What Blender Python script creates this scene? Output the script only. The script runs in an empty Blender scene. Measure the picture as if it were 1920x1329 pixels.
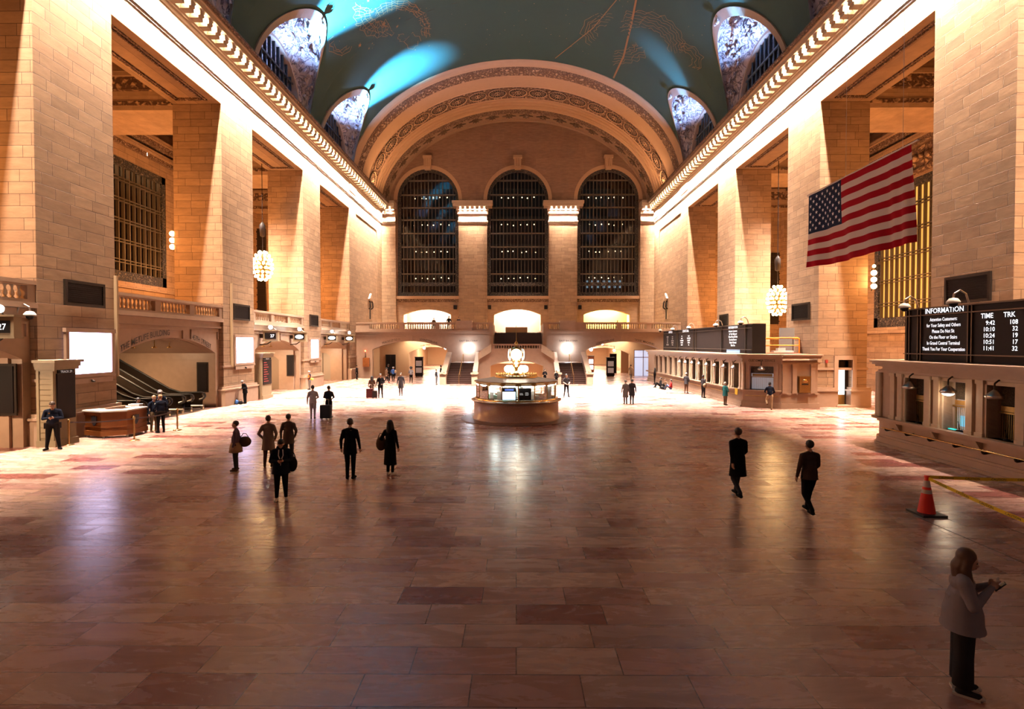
import bpy, math, random
from mathutils import Vector, Matrix
R = random.Random(7)
PI = math.pi
COL = bpy.context.scene.collection
CX = 0.2

# ------------------------------------------------------------ materials
MATS = {}
def _nt(name):
    m = bpy.data.materials.new(name); m.use_nodes = True
    n = m.node_tree.nodes; l = m.node_tree.links
    return m, n, l, n['Principled BSDF']
def mat(name, col, rough=0.6, metal=0.0, emit=None, es=1.0, noise=0.0, nscale=6.0, bump=0.0, spec=0.5):
    if name in MATS: return MATS[name]
    m, n, l, b = _nt(name)
    c = (*col, 1)
    b.inputs['Base Color'].default_value = c
    b.inputs['Roughness'].default_value = rough
    b.inputs['Metallic'].default_value = metal
    b.inputs['Specular IOR Level'].default_value = spec
    if noise > 0 or bump > 0:
        tc = n.new('ShaderNodeNewGeometry'); nz = n.new('ShaderNodeTexNoise')
        nz.inputs['Scale'].default_value = nscale; nz.inputs['Detail'].default_value = 5
        l.new(tc.outputs['Position'], nz.inputs['Vector'])
        if noise > 0:
            mx = n.new('ShaderNodeMix'); mx.data_type = 'RGBA'
            mx.inputs[6].default_value = (*[v * (1 - noise) for v in col], 1)
            mx.inputs[7].default_value = (*[min(1, v * (1 + noise)) for v in col], 1)
            l.new(nz.outputs['Fac'], mx.inputs[0]); l.new(mx.outputs[2], b.inputs['Base Color'])
        if bump > 0:
            bp = n.new('ShaderNodeBump'); bp.inputs['Strength'].default_value = bump; bp.inputs['Distance'].default_value = 0.03
            l.new(nz.outputs['Fac'], bp.inputs['Height']); l.new(bp.outputs['Normal'], b.inputs['Normal'])
    if emit:
        b.inputs['Emission Color'].default_value = (*emit, 1); b.inputs['Emission Strength'].default_value = es
    MATS[name] = m
    return m

def wall_vector(n, l):
    g = n.new('ShaderNodeNewGeometry'); sn = n.new('ShaderNodeSeparateXYZ'); sp = n.new('ShaderNodeSeparateXYZ')
    l.new(g.outputs['True Normal'], sn.inputs[0]); l.new(g.outputs['Position'], sp.inputs[0])
    ab = n.new('ShaderNodeMath'); ab.operation = 'ABSOLUTE'; l.new(sn.outputs['X'], ab.inputs[0])
    gt = n.new('ShaderNodeMath'); gt.operation = 'GREATER_THAN'; gt.inputs[1].default_value = 0.6; l.new(ab.outputs[0], gt.inputs[0])
    mx = n.new('ShaderNodeMix'); mx.data_type = 'FLOAT'
    l.new(gt.outputs[0], mx.inputs[0]); l.new(sp.outputs['X'], mx.inputs[2]); l.new(sp.outputs['Y'], mx.inputs[3])
    cb = n.new('ShaderNodeCombineXYZ'); l.new(mx.outputs[0], cb.inputs['X']); l.new(sp.outputs['Z'], cb.inputs['Y'])
    return cb.outputs[0], g

def stone_blocks(name, c1, c2, mortar, bw=1.35, bh=0.47, msize=0.012, rough=0.75):
    m, n, l, b = _nt(name)
    v, g = wall_vector(n, l)
    bk = n.new('ShaderNodeTexBrick'); l.new(v, bk.inputs['Vector'])
    bk.inputs['Scale'].default_value = 1; bk.inputs['Brick Width'].default_value = bw; bk.inputs['Row Height'].default_value = bh
    bk.inputs['Mortar Size'].default_value = msize; bk.inputs['Mortar Smooth'].default_value = 0.3
    bk.offset = 0.37; bk.squash = 0.7; bk.squash_frequency = 3
    bk.inputs['Color1'].default_value = (*c1, 1); bk.inputs['Color2'].default_value = (*c2, 1); bk.inputs['Mortar'].default_value = (*mortar, 1)
    mp = n.new('ShaderNodeMapping'); mp.inputs['Scale'].default_value = (1.2, 1.2, 4.5); l.new(g.outputs['Position'], mp.inputs['Vector'])
    nz = n.new('ShaderNodeTexNoise'); nz.inputs['Scale'].default_value = 1.1; nz.inputs['Detail'].default_value = 8; nz.inputs['Roughness'].default_value = 0.62
    l.new(mp.outputs[0], nz.inputs['Vector'])
    rp = n.new('ShaderNodeMapRange'); rp.inputs['From Min'].default_value = .3; rp.inputs['From Max'].default_value = .7
    rp.inputs['To Min'].default_value = .78; rp.inputs['To Max'].default_value = 1.12; l.new(nz.outputs['Fac'], rp.inputs['Value'])
    mx = n.new('ShaderNodeMix'); mx.data_type = 'RGBA'; mx.blend_type = 'MULTIPLY'; mx.inputs[0].default_value = 1
    l.new(bk.outputs['Color'], mx.inputs[6]); l.new(rp.outputs[0], mx.inputs[7]); l.new(mx.outputs[2], b.inputs['Base Color'])
    ad = n.new('ShaderNodeMath'); ad.operation = 'MULTIPLY_ADD'; ad.inputs[1].default_value = -1; l.new(bk.outputs['Fac'], ad.inputs[0])
    ml = n.new('ShaderNodeMath'); ml.operation = 'MULTIPLY'; ml.inputs[1].default_value = .35; l.new(nz.outputs['Fac'], ml.inputs[0]); l.new(ml.outputs[0], ad.inputs[2])
    bp = n.new('ShaderNodeBump'); bp.inputs['Strength'].default_value = .45; bp.inputs['Distance'].default_value = .04
    l.new(ad.outputs[0], bp.inputs['Height']); l.new(bp.outputs['Normal'], b.inputs['Normal'])
    b.inputs['Roughness'].default_value = rough
    MATS[name] = m
    return m

def ornament(name, c_hi, c_lo, scale=2.2, rough=.8, thr=(.08, .35), bump=.8):
    m, n, l, b = _nt(name)
    g = n.new('ShaderNodeNewGeometry'); vo = n.new('ShaderNodeTexVoronoi'); vo.feature = 'DISTANCE_TO_EDGE'
    nz = n.new('ShaderNodeTexNoise'); nz.inputs['Scale'].default_value = scale * .8; nz.inputs['Detail'].default_value = 4
    l.new(g.outputs['Position'], nz.inputs['Vector'])
    va = n.new('ShaderNodeVectorMath'); va.operation = 'MULTIPLY_ADD'; va.inputs[1].default_value = (.9, .9, .9)
    l.new(nz.outputs['Color'], va.inputs[0]); l.new(g.outputs['Position'], va.inputs[2])
    vo.inputs['Scale'].default_value = scale; l.new(va.outputs[0], vo.inputs['Vector'])
    mr = n.new('ShaderNodeMapRange'); mr.inputs['From Min'].default_value = thr[0]; mr.inputs['From Max'].default_value = thr[1]
    l.new(vo.outputs['Distance'], mr.inputs['Value'])
    mx = n.new('ShaderNodeMix'); mx.data_type = 'RGBA'; mx.inputs[6].default_value = (*c_lo, 1); mx.inputs[7].default_value = (*c_hi, 1)
    l.new(mr.outputs[0], mx.inputs[0]); l.new(mx.outputs[2], b.inputs['Base Color'])
    bp = n.new('ShaderNodeBump'); bp.inputs['Strength'].default_value = bump; bp.inputs['Distance'].default_value = .12
    l.new(mr.outputs[0], bp.inputs['Height']); l.new(bp.outputs['Normal'], b.inputs['Normal'])
    b.inputs['Roughness'].default_value = rough
    MATS[name] = m
    return m

def relief_mat(name):
    m, n, l, b = _nt(name)
    g = n.new('ShaderNodeNewGeometry'); mp = n.new('ShaderNodeMapping'); mp.inputs['Scale'].default_value = (1, 1, .6); mp.inputs['Rotation'].default_value = (.6, .2, 0)
    l.new(g.outputs['Position'], mp.inputs['Vector'])
    nz = n.new('ShaderNodeTexNoise'); nz.inputs['Scale'].default_value = 1.15; nz.inputs['Detail'].default_value = 5; nz.inputs['Distortion'].default_value = 1.6; nz.inputs['Roughness'].default_value = .6
    l.new(mp.outputs[0], nz.inputs['Vector'])
    s1 = n.new('ShaderNodeMath'); s1.operation = 'SUBTRACT'; s1.inputs[1].default_value = .5; l.new(nz.outputs['Fac'], s1.inputs[0])
    s2 = n.new('ShaderNodeMath'); s2.operation = 'ABSOLUTE'; l.new(s1.outputs[0], s2.inputs[0])
    mr = n.new('ShaderNodeMapRange'); mr.inputs['From Min'].default_value = .006; mr.inputs['From Max'].default_value = .05; l.new(s2.outputs[0], mr.inputs['Value'])
    mx = n.new('ShaderNodeMix'); mx.data_type = 'RGBA'; mx.inputs[6].default_value = (.10, .08, .12, 1); mx.inputs[7].default_value = (.66, .60, .64, 1)
    l.new(mr.outputs[0], mx.inputs[0]); l.new(mx.outputs[2], b.inputs['Base Color'])
    bp = n.new('ShaderNodeBump'); bp.inputs['Strength'].default_value = 1; bp.inputs['Distance'].default_value = .35
    l.new(nz.outputs['Fac'], bp.inputs['Height']); l.new(bp.outputs['Normal'], b.inputs['Normal']); b.inputs['Roughness'].default_value = .8
    MATS[name] = m
    return m

def floor_marble(name):
    m, n, l, b = _nt(name)
    g = n.new('ShaderNodeNewGeometry'); sp = n.new('ShaderNodeSeparateXYZ'); l.new(g.outputs['Position'], sp.inputs[0])
    cb = n.new('ShaderNodeCombineXYZ'); l.new(sp.outputs['X'], cb.inputs['X']); l.new(sp.outputs['Y'], cb.inputs['Y'])
    bk = n.new('ShaderNodeTexBrick'); l.new(cb.outputs[0], bk.inputs['Vector'])
    bk.inputs['Scale'].default_value = 1; bk.inputs['Brick Width'].default_value = 1.3; bk.inputs['Row Height'].default_value = .58
    bk.inputs['Mortar Size'].default_value = .007; bk.inputs['Mortar Smooth'].default_value = .1; bk.offset = .41; bk.offset_frequency = 2; bk.squash = 1.35; bk.squash_frequency = 3
    bk.inputs['Color1'].default_value = (0, 0, 0, 1); bk.inputs['Color2'].default_value = (1, 1, 1, 1); bk.inputs['Mortar'].default_value = (.5, .5, .5, 1)
    bk.inputs['Bias'].default_value = 0
    mp = n.new('ShaderNodeMapping'); mp.inputs['Scale'].default_value = (.55, 2.2, 1); mp.inputs['Rotation'].default_value = (0, 0, .12); l.new(cb.outputs[0], mp.inputs['Vector'])
    nz = n.new('ShaderNodeTexNoise'); nz.inputs['Scale'].default_value = 1.3; nz.inputs['Detail'].default_value = 9; nz.inputs['Roughness'].default_value = .65; nz.inputs['Distortion'].default_value = 1.2
    # shift the vein pattern from slab to slab
    va = n.new('ShaderNodeVectorMath'); va.operation = 'MULTIPLY_ADD'; va.inputs[1].default_value = (40, 40, 40)
    l.new(bk.outputs['Color'], va.inputs[0]); l.new(mp.outputs[0], va.inputs[2]); l.new(va.outputs[0], nz.inputs['Vector'])
    rp = n.new('ShaderNodeMapRange'); rp.inputs['From Min'].default_value = .2; rp.inputs['From Max'].default_value = .8
    rp.inputs['To Min'].default_value = .66; rp.inputs['To Max'].default_value = 1.3; l.new(nz.outputs['Fac'], rp.inputs['Value'])
    mx = n.new('ShaderNodeMix'); mx.data_type = 'RGBA'; mx.blend_type = 'MULTIPLY'; mx.inputs[0].default_value = 1
    cr = n.new('ShaderNodeValToRGB'); l.new(bk.outputs['Color'], cr.inputs[0]); e = cr.color_ramp.elements
    cr.color_ramp.interpolation = 'CONSTANT'
    e[0].position = 0; e[0].color = (.47, .31, .245, 1); e[1].position = .9; e[1].color = (.20, .065, .055, 1)
    for ps, cc in ((.14, (.40, .255, .205)), (.27, (.44, .255, .20)), (.40, (.36, .20, .165)), (.52, (.47, .30, .22)), (.63, (.30, .185, .16)), (.73, (.39, .215, .175)), (.82, (.27, .13, .11))):
        q = e.new(ps); q.color = (*cc, 1)
    mm_ = n.new('ShaderNodeMix'); mm_.data_type = 'RGBA'; l.new(bk.outputs['Fac'], mm_.inputs[0]); l.new(cr.outputs[0], mm_.inputs[6]); mm_.inputs[7].default_value = (.06, .03, .025, 1)
    l.new(mm_.outputs[2], mx.inputs[6]); l.new(rp.outputs[0], mx.inputs[7]); l.new(mx.outputs[2], b.inputs['Base Color'])
    r2 = n.new('ShaderNodeMapRange'); r2.inputs['From Min'].default_value = .3; r2.inputs['From Max'].default_value = .7
    r2.inputs['To Min'].default_value = .20; r2.inputs['To Max'].default_value = .34; l.new(nz.outputs['Fac'], r2.inputs['Value']); l.new(r2.outputs[0], b.inputs['Roughness'])
    ad = n.new('ShaderNodeMath'); ad.operation = 'MULTIPLY_ADD'; ad.inputs[1].default_value = -1; l.new(bk.outputs['Fac'], ad.inputs[0])
    m2 = n.new('ShaderNodeMath'); m2.operation = 'MULTIPLY'; m2.inputs[1].default_value = .5; l.new(nz.outputs['Fac'], m2.inputs[0]); l.new(m2.outputs[0], ad.inputs[2])
    bp = n.new('ShaderNodeBump'); bp.inputs['Strength'].default_value = .12; bp.inputs['Distance'].default_value = .01
    l.new(ad.outputs[0], bp.inputs['Height']); l.new(bp.outputs['Normal'], b.inputs['Normal'])
    MATS[name] = m
    return m

def glass(name, tint=(.02, .02, .02), trans=.6, rough=.05):
    m = bpy.data.materials.new(name); m.use_nodes = True
    n = m.node_tree.nodes; l = m.node_tree.links; n.clear()
    o = n.new('ShaderNodeOutputMaterial'); t = n.new('ShaderNodeBsdfTransparent'); t.inputs[0].default_value = (*[min(1, trans + v) for v in tint], 1)
    gl = n.new('ShaderNodeBsdfGlossy'); gl.inputs['Roughness'].default_value = rough; gl.inputs['Color'].default_value = (.9, .9, .9, 1)
    fr = n.new('ShaderNodeFresnel'); fr.inputs['IOR'].default_value = 1.55
    mx = n.new('ShaderNodeMixShader'); l.new(fr.outputs[0], mx.inputs[0]); l.new(t.outputs[0], mx.inputs[1]); l.new(gl.outputs[0], mx.inputs[2]); l.new(mx.outputs[0], o.inputs[0])
    MATS[name] = m
    return m

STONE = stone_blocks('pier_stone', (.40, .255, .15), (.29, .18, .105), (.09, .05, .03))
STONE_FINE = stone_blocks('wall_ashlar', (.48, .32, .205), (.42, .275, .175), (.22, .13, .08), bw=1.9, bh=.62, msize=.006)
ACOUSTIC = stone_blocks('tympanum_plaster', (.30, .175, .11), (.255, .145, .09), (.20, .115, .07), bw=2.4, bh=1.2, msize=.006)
MARBLE = mat('botticino_marble', (.42, .28, .195), .38, noise=.14, nscale=3, bump=.05)
MARBLE2 = mat('carved_marble', (.54, .40, .28), .5, noise=.16, nscale=5, bump=.25)
PINK = mat('pink_marble', (.38, .225, .18), .3, noise=.28, nscale=18)
FLOOR = floor_marble('tennessee_marble')
TEAL = mat('teal_ceiling_paint', (.0034, .025, .021), .8, noise=.16, nscale=.5)
GOLD_PAINT = mat('gold_paint', (.24, .115, .045), .7)
ORN = ornament('cast_ornament', (.54, .35, .21), (.11, .055, .03), 2.3)
ORN_FINE = ornament('fine_ornament', (.55, .38, .25), (.10, .05, .03), 4.5)
RELIEF = relief_mat('lunette_relief')
RIM = mat('lunette_rim', (.55, .44, .38), .8, noise=.1)
CREAM = mat('cream_plaster', (.52, .325, .19), .8, noise=.06, nscale=2)
DARK = mat('dark_bronze', (.025, .017, .012), .6, .3, noise=.4, nscale=20, spec=.2)
IRON = mat('window_iron', (.10, .075, .05), .5, .5)
BRASS = mat('brass', (.78, .50, .20), .25, 1.0)
BRASS_D = mat('aged_brass', (.45, .28, .10), .4, 1.0, noise=.3, nscale=30)
BLACK = mat('black_panel', (.010, .008, .008), .6, spec=.12)
GLASS_D = glass('dark_window_glass', trans=.35)
GLASS_C = glass('clear_glass', tint=(0, .02, .02), trans=.93, rough=.01)
WHITE_L = mat('lamp_white', (1, 1, 1), .5, emit=(1, .96, .9), es=14)
WARM_L = mat('lamp_warm', (1, .9, .7), .5, emit=(1, .62, .26), es=26)
COOL_L = mat('lamp_cool', (.8, .9, 1), .5, emit=(.72, .84, 1), es=130)
BULB = mat('cornice_bulb_glow', (1, .9, .8), .5, emit=(1, .78, .55), es=60)
SCREEN = mat('lit_screen', (.8, .8, 1), .4, emit=(.74, .64, 1), es=7)
LETTER = mat('letter_black', (.02, .015, .012), .5)
LETTER_W = mat('letter_white', (.9, .9, .9), .4, emit=(.9, .93, 1), es=1.6)
LETTER_G = mat('letter_grey', (.5, .45, .4), .4, emit=(.75, .72, .7), es=.5)
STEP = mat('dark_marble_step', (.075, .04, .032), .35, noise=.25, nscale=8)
STEEL = mat('brushed_steel', (.55, .50, .45), .28, 1.0)
RUBBER = mat('black_rubber', (.015, .015, .015), .5)
WOODP = mat('mahogany', (.30, .095, .022), .32, noise=.35, nscale=3)
BEIGE = mat('painted_gate', (.33, .25, .15), .45, noise=.08)

# ------------------------------------------------------------ mesh builder
class MB:
    def __init__(s): s.v = []; s.f = []; s.m = []; s.sm = []
    def add(s, vs, fs, mi=0, smooth=False):
        o = len(s.v); s.v += [tuple(p) for p in vs]
        for f in fs: s.f.append(tuple(i + o for i in f)); s.m.append(mi); s.sm.append(smooth)
        return s
    def box(s, x0, x1, y0, y1, z0, z1, mi=0):
        x0, x1 = min(x0, x1), max(x0, x1); y0, y1 = min(y0, y1), max(y0, y1)
        return s.add([(x0,y0,z0),(x1,y0,z0),(x1,y1,z0),(x0,y1,z0),(x0,y0,z1),(x1,y0,z1),(x1,y1,z1),(x0,y1,z1)],
              [(0,3,2,1),(4,5,6,7),(0,1,5,4),(1,2,6,5),(2,3,7,6),(3,0,4,7)], mi)
    def obox(s, c, ax, ay, az, hx, hy, hz, mi=0):
        c = Vector(c); vs = []
        for k in (-1, 1):
            for i, j in ((-1,-1),(1,-1),(1,1),(-1,1)): vs.append(c + ax*hx*i + ay*hy*j + az*hz*k)
        return s.add(vs, [(0,3,2,1),(4,5,6,7),(0,1,5,4),(1,2,6,5),(2,3,7,6),(3,0,4,7)], mi)
    def cyl(s, p0, p1, r0, r1=None, n=12, mi=0, caps=True, smooth=True):
        r1 = r0 if r1 is None else r1
        p0, p1 = Vector(p0), Vector(p1); d = (p1 - p0).normalized()
        a = d.orthogonal().normalized(); b = d.cross(a)
        vs = [p0 + (a*math.cos(2*PI*i/n) + b*math.sin(2*PI*i/n))*r0 for i in range(n)] + \
             [p1 + (a*math.cos(2*PI*i/n) + b*math.sin(2*PI*i/n))*r1 for i in range(n)]
        s.add(vs, [(i, (i+1) % n, n+(i+1) % n, n+i) for i in range(n)], mi, smooth)
        if caps: s.add(vs, [tuple(range(n-1, -1, -1)), tuple(range(n, 2*n))], mi)
        return s
    def tube(s, pts, r, n=8, mi=0):
        for a, b in zip(pts[:-1], pts[1:]): s.cyl(a, b, r, r, n, mi)
        return s
    def lathe(s, prof, c=(0,0,0), n=16, mi=0, a0=0, a1=2*PI, smooth=True):
        full = abs(a1-a0-2*PI) < 1e-6; k = n if full else n+1
        vs = [(c[0]+r*math.cos(a0+(a1-a0)*i/n), c[1]+r*math.sin(a0+(a1-a0)*i/n), c[2]+z) for r, z in prof for i in range(k)]
        fs = []
        for j in range(len(prof)-1):
            for i in range(n):
                a = j*k+i; b = j*k+(i+1) % k
                fs.append((a, b, b+k, a+k))
        return s.add(vs, fs, mi, smooth)
    def sphere(s, c, r, n=12, mi=0, sc=(1,1,1)):
        m = max(4, n//2+1); vs = []; fs = []
        for j in range(m+1):
            t = PI*j/m
            for i in range(n):
                a = 2*PI*i/n
                vs.append((c[0]+r*sc[0]*math.sin(t)*math.cos(a), c[1]+r*sc[1]*math.sin(t)*math.sin(a), c[2]-r*sc[2]*math.cos(t)))
        for j in range(m):
            for i in range(n): fs.append((j*n+i, j*n+(i+1) % n, (j+1)*n+(i+1) % n, (j+1)*n+i))
        return s.add(vs, fs, mi, True)
    def sweepY(s, prof, y0, y1, mi=0, close=False):
        k = len(prof); vs = [(p[0], y0, p[1]) for p in prof] + [(p[0], y1, p[1]) for p in prof]
        fs = [(i, i+1, k+i+1, k+i) for i in range(k-1)]
        if close: fs += [(k-1, 0, k, 2*k-1), tuple(range(k)), tuple(range(2*k-1, k-1, -1))]
        return s.add(vs, fs, mi)
    def prism(s, poly, T, d0, d1, mi=0):
        k = len(poly); vs = [T(a, d0, z) for a, z in poly] + [T(a, d1, z) for a, z in poly]
        return s.add(vs, [tuple(range(k)), tuple(range(2*k-1, k-1, -1))] + [((i+1) % k, i, k+i, k+(i+1) % k) for i in range(k)], mi)
    def tbox(s, T, a0, a1, d0, d1, z0, z1, mi=0):
        vs = [T(a, d, z) for z in (z0, z1) for a, d in ((a0,d0),(a1,d0),(a1,d1),(a0,d1))]
        return s.add(vs, [(0,3,2,1),(4,5,6,7),(0,1,5,4),(1,2,6,5),(2,3,7,6),(3,0,4,7)], mi)
    def build(s, name, mats, parent=None, loc=None):
        me = bpy.data.meshes.new(name)
        me.from_pydata(s.v, [], s.f)
        if not isinstance(mats, (list, tuple)): mats = [mats]
        for m in mats: me.materials.append(m)
        me.polygons.foreach_set('material_index', s.m)
        me.polygons.foreach_set('use_smooth', s.sm)
        me.update()
        import bmesh
        b = bmesh.new(); b.from_mesh(me); bmesh.ops.recalc_face_normals(b, faces=b.faces); b.to_mesh(me); b.free()
        o = bpy.data.objects.new(name, me); COL.objects.link(o)
        if loc: o.location = loc
        if parent: o.parent = parent
        return o

def tag(o, label=None, cat=None, group=None, kind=None):
    if label: o['label'] = label
    if cat: o['category'] = cat
    if group: o['group'] = group
    if kind: o['kind'] = kind
    return o
def struct(o, label=None): o['kind'] = 'structure'; return tag(o, label) if label else o
def empty(name, loc=(0,0,0), rz=0, label=None, cat=None, group=None):
    o = bpy.data.objects.new(name, None); COL.objects.link(o); o.location = loc; o.rotation_euler = (0,0,rz)
    return tag(o, label, cat, group)
def clone(o, parent=None, mtx=None):
    c = o.copy(); COL.objects.link(c)
    if parent: c.parent = parent
    for ch in list(o.children):
        d = clone(ch, c)
    return c
def inst(me, name, parent, loc, rz=0, sc=None):
    o = bpy.data.objects.new(name, me); COL.objects.link(o); o.parent = parent; o.location = loc; o.rotation_euler = (0,0,rz)
    if sc: o.scale = sc
    return o

def arch_curve(hw, rise, n=24):
    if rise <= 0: return [(-hw, 0), (hw, 0)]
    r = (hw*hw + rise*rise)/(2*rise); t0 = math.asin(min(1, hw/r)) if rise < hw else PI/2
    return [(r*math.sin(-t0 + 2*t0*i/n), r*math.cos(-t0 + 2*t0*i/n) - (r-rise)) for i in range(n+1)]
def arch_panel(mb, T, a0, a1, z0, z1, ops, d0, d1, mi=0, n=24):
    """wall slab between depths d0 (front) and d1 (back) pierced by arched openings (ac, hw, zbot, zspring, rise)"""
    cur = a0
    def quad(aa, ab, za, zb, zc, zd):  # (aa,za)-(ab,zb)-(ab,zc)-(aa,zd)
        for d in (d0, d1): mb.add([T(aa,d,za),T(ab,d,zb),T(ab,d,zc),T(aa,d,zd)], [(0,1,2,3)], mi)
    for ac, hw, zb, zs, rise in sorted(ops):
        if ac-hw > cur+1e-6: quad(cur, ac-hw, z0, z0, z1, z1)
        cv = [(ac+x, zs+z) for x, z in arch_curve(hw, rise, n)]
        for (x0_, h0), (x1_, h1) in zip(cv[:-1], cv[1:]):
            quad(x0_, x1_, h0, h1, z1, z1)
            mb.add([T(x0_,d0,h0),T(x1_,d0,h1),T(x1_,d1,h1),T(x0_,d1,h0)], [(0,1,2,3)], mi)
        if zb > z0+1e-6:
            quad(ac-hw, ac+hw, z0, z0, zb, zb)
            mb.add([T(ac-hw,d0,zb),T(ac+hw,d0,zb),T(ac+hw,d1,zb),T(ac-hw,d1,zb)], [(0,1,2,3)], mi)
        for a in (ac-hw, ac+hw):
            mb.add([T(a,d0,zb),T(a,d0,zs),T(a,d1,zs),T(a,d1,zb)], [(0,1,2,3)], mi)
        cur = ac+hw
    if a1 > cur+1e-6: quad(cur, a1, z0, z0, z1, z1)
    for a in (a0, a1): mb.add([T(a,d0,z0),T(a,d0,z1),T(a,d1,z1),T(a,d1,z0)], [(0,1,2,3)], mi)
    mb.add([T(a0,d0,z1),T(a1,d0,z1),T(a1,d1,z1),T(a0,d1,z1)], [(0,1,2,3)], mi)
    return mb
def arch_ring(mb, T, ac, zs, hw, rise, w, d0, d1, mi=0, n=28):
    a = [(ac+x, zs+z) for x, z in arch_curve(hw, rise, n)]; k = (hw+w)/hw
    b = [(ac+x*k, zs+z*k + 0) for x, z in arch_curve(hw, rise, n)] if rise >= hw*.9 else [(ac+x, zs+z+w) for x, z in arch_curve(hw, rise, n)]
    for i in range(len(a)-1):
        q = [a[i], a[i+1], b[i+1], b[i]]
        mb.prism(q, T, d0, d1, mi)
    return mb

def SX(s, u): return CX + s*u
def TS(s):   # side wall frame: a runs along Y, d is distance outward from the nave centre
    return lambda a, d, z: (SX(s, d), a, z)
def TF(a, d, z): return (a, d, z)   # far wall frame: d is Y

def text(s, size, T, mt, parent=None, name='lettering', bend=None, align='CENTER', ext=0.008, sx=1.0):
    cu = bpy.data.curves.new('t', 'FONT'); cu.body = s; cu.size = size; cu.align_x = align; cu.extrude = 0; cu.resolution_u = 2; cu.offset = size*.006
    ob = bpy.data.objects.new('t', cu); COL.objects.link(ob)
    dg = bpy.context.evaluated_depsgraph_get(); dg.update()
    me = bpy.data.meshes.new_from_object(ob.evaluated_get(dg))
    bpy.data.objects.remove(ob); bpy.data.curves.remove(cu)
    for v in me.vertices:
        x, z = v.co.x*sx, v.co.y
        if bend: x, z = bend(x, z)
        v.co = T(x, z)
    me.materials.clear(); me.materials.append(mt)
    me.name = name
    o = bpy.data.objects.new(name, me); COL.objects.link(o)
    if parent: o.parent = parent
    return o

# ------------------------------------------------------------ floor and shell
FZ = 0.0
mb = MB(); mb.box(SX(-1,31), SX(1,31), 2, 76, -.3, 0); mb.box(-17.5, -7.5, 76, 104, -.3, 0); mb.box(7.8, 17.8, 76, 104, -.3, 0)
struct(mb.build('floor', FLOOR))
jm = mat('bronze_joint', (.05, .03, .02), .5, .5)
for k, (x, y0, y1, w) in enumerate([(9.28, 4, 12.7, .03), (10.7, 4, 12.1, .03), (17.4, 14, 33, .12)]):
    struct(MB().box(x-w/2, x+w/2, y0, y1, -.002, .004).build('trim_floor_joint', jm))

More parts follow.
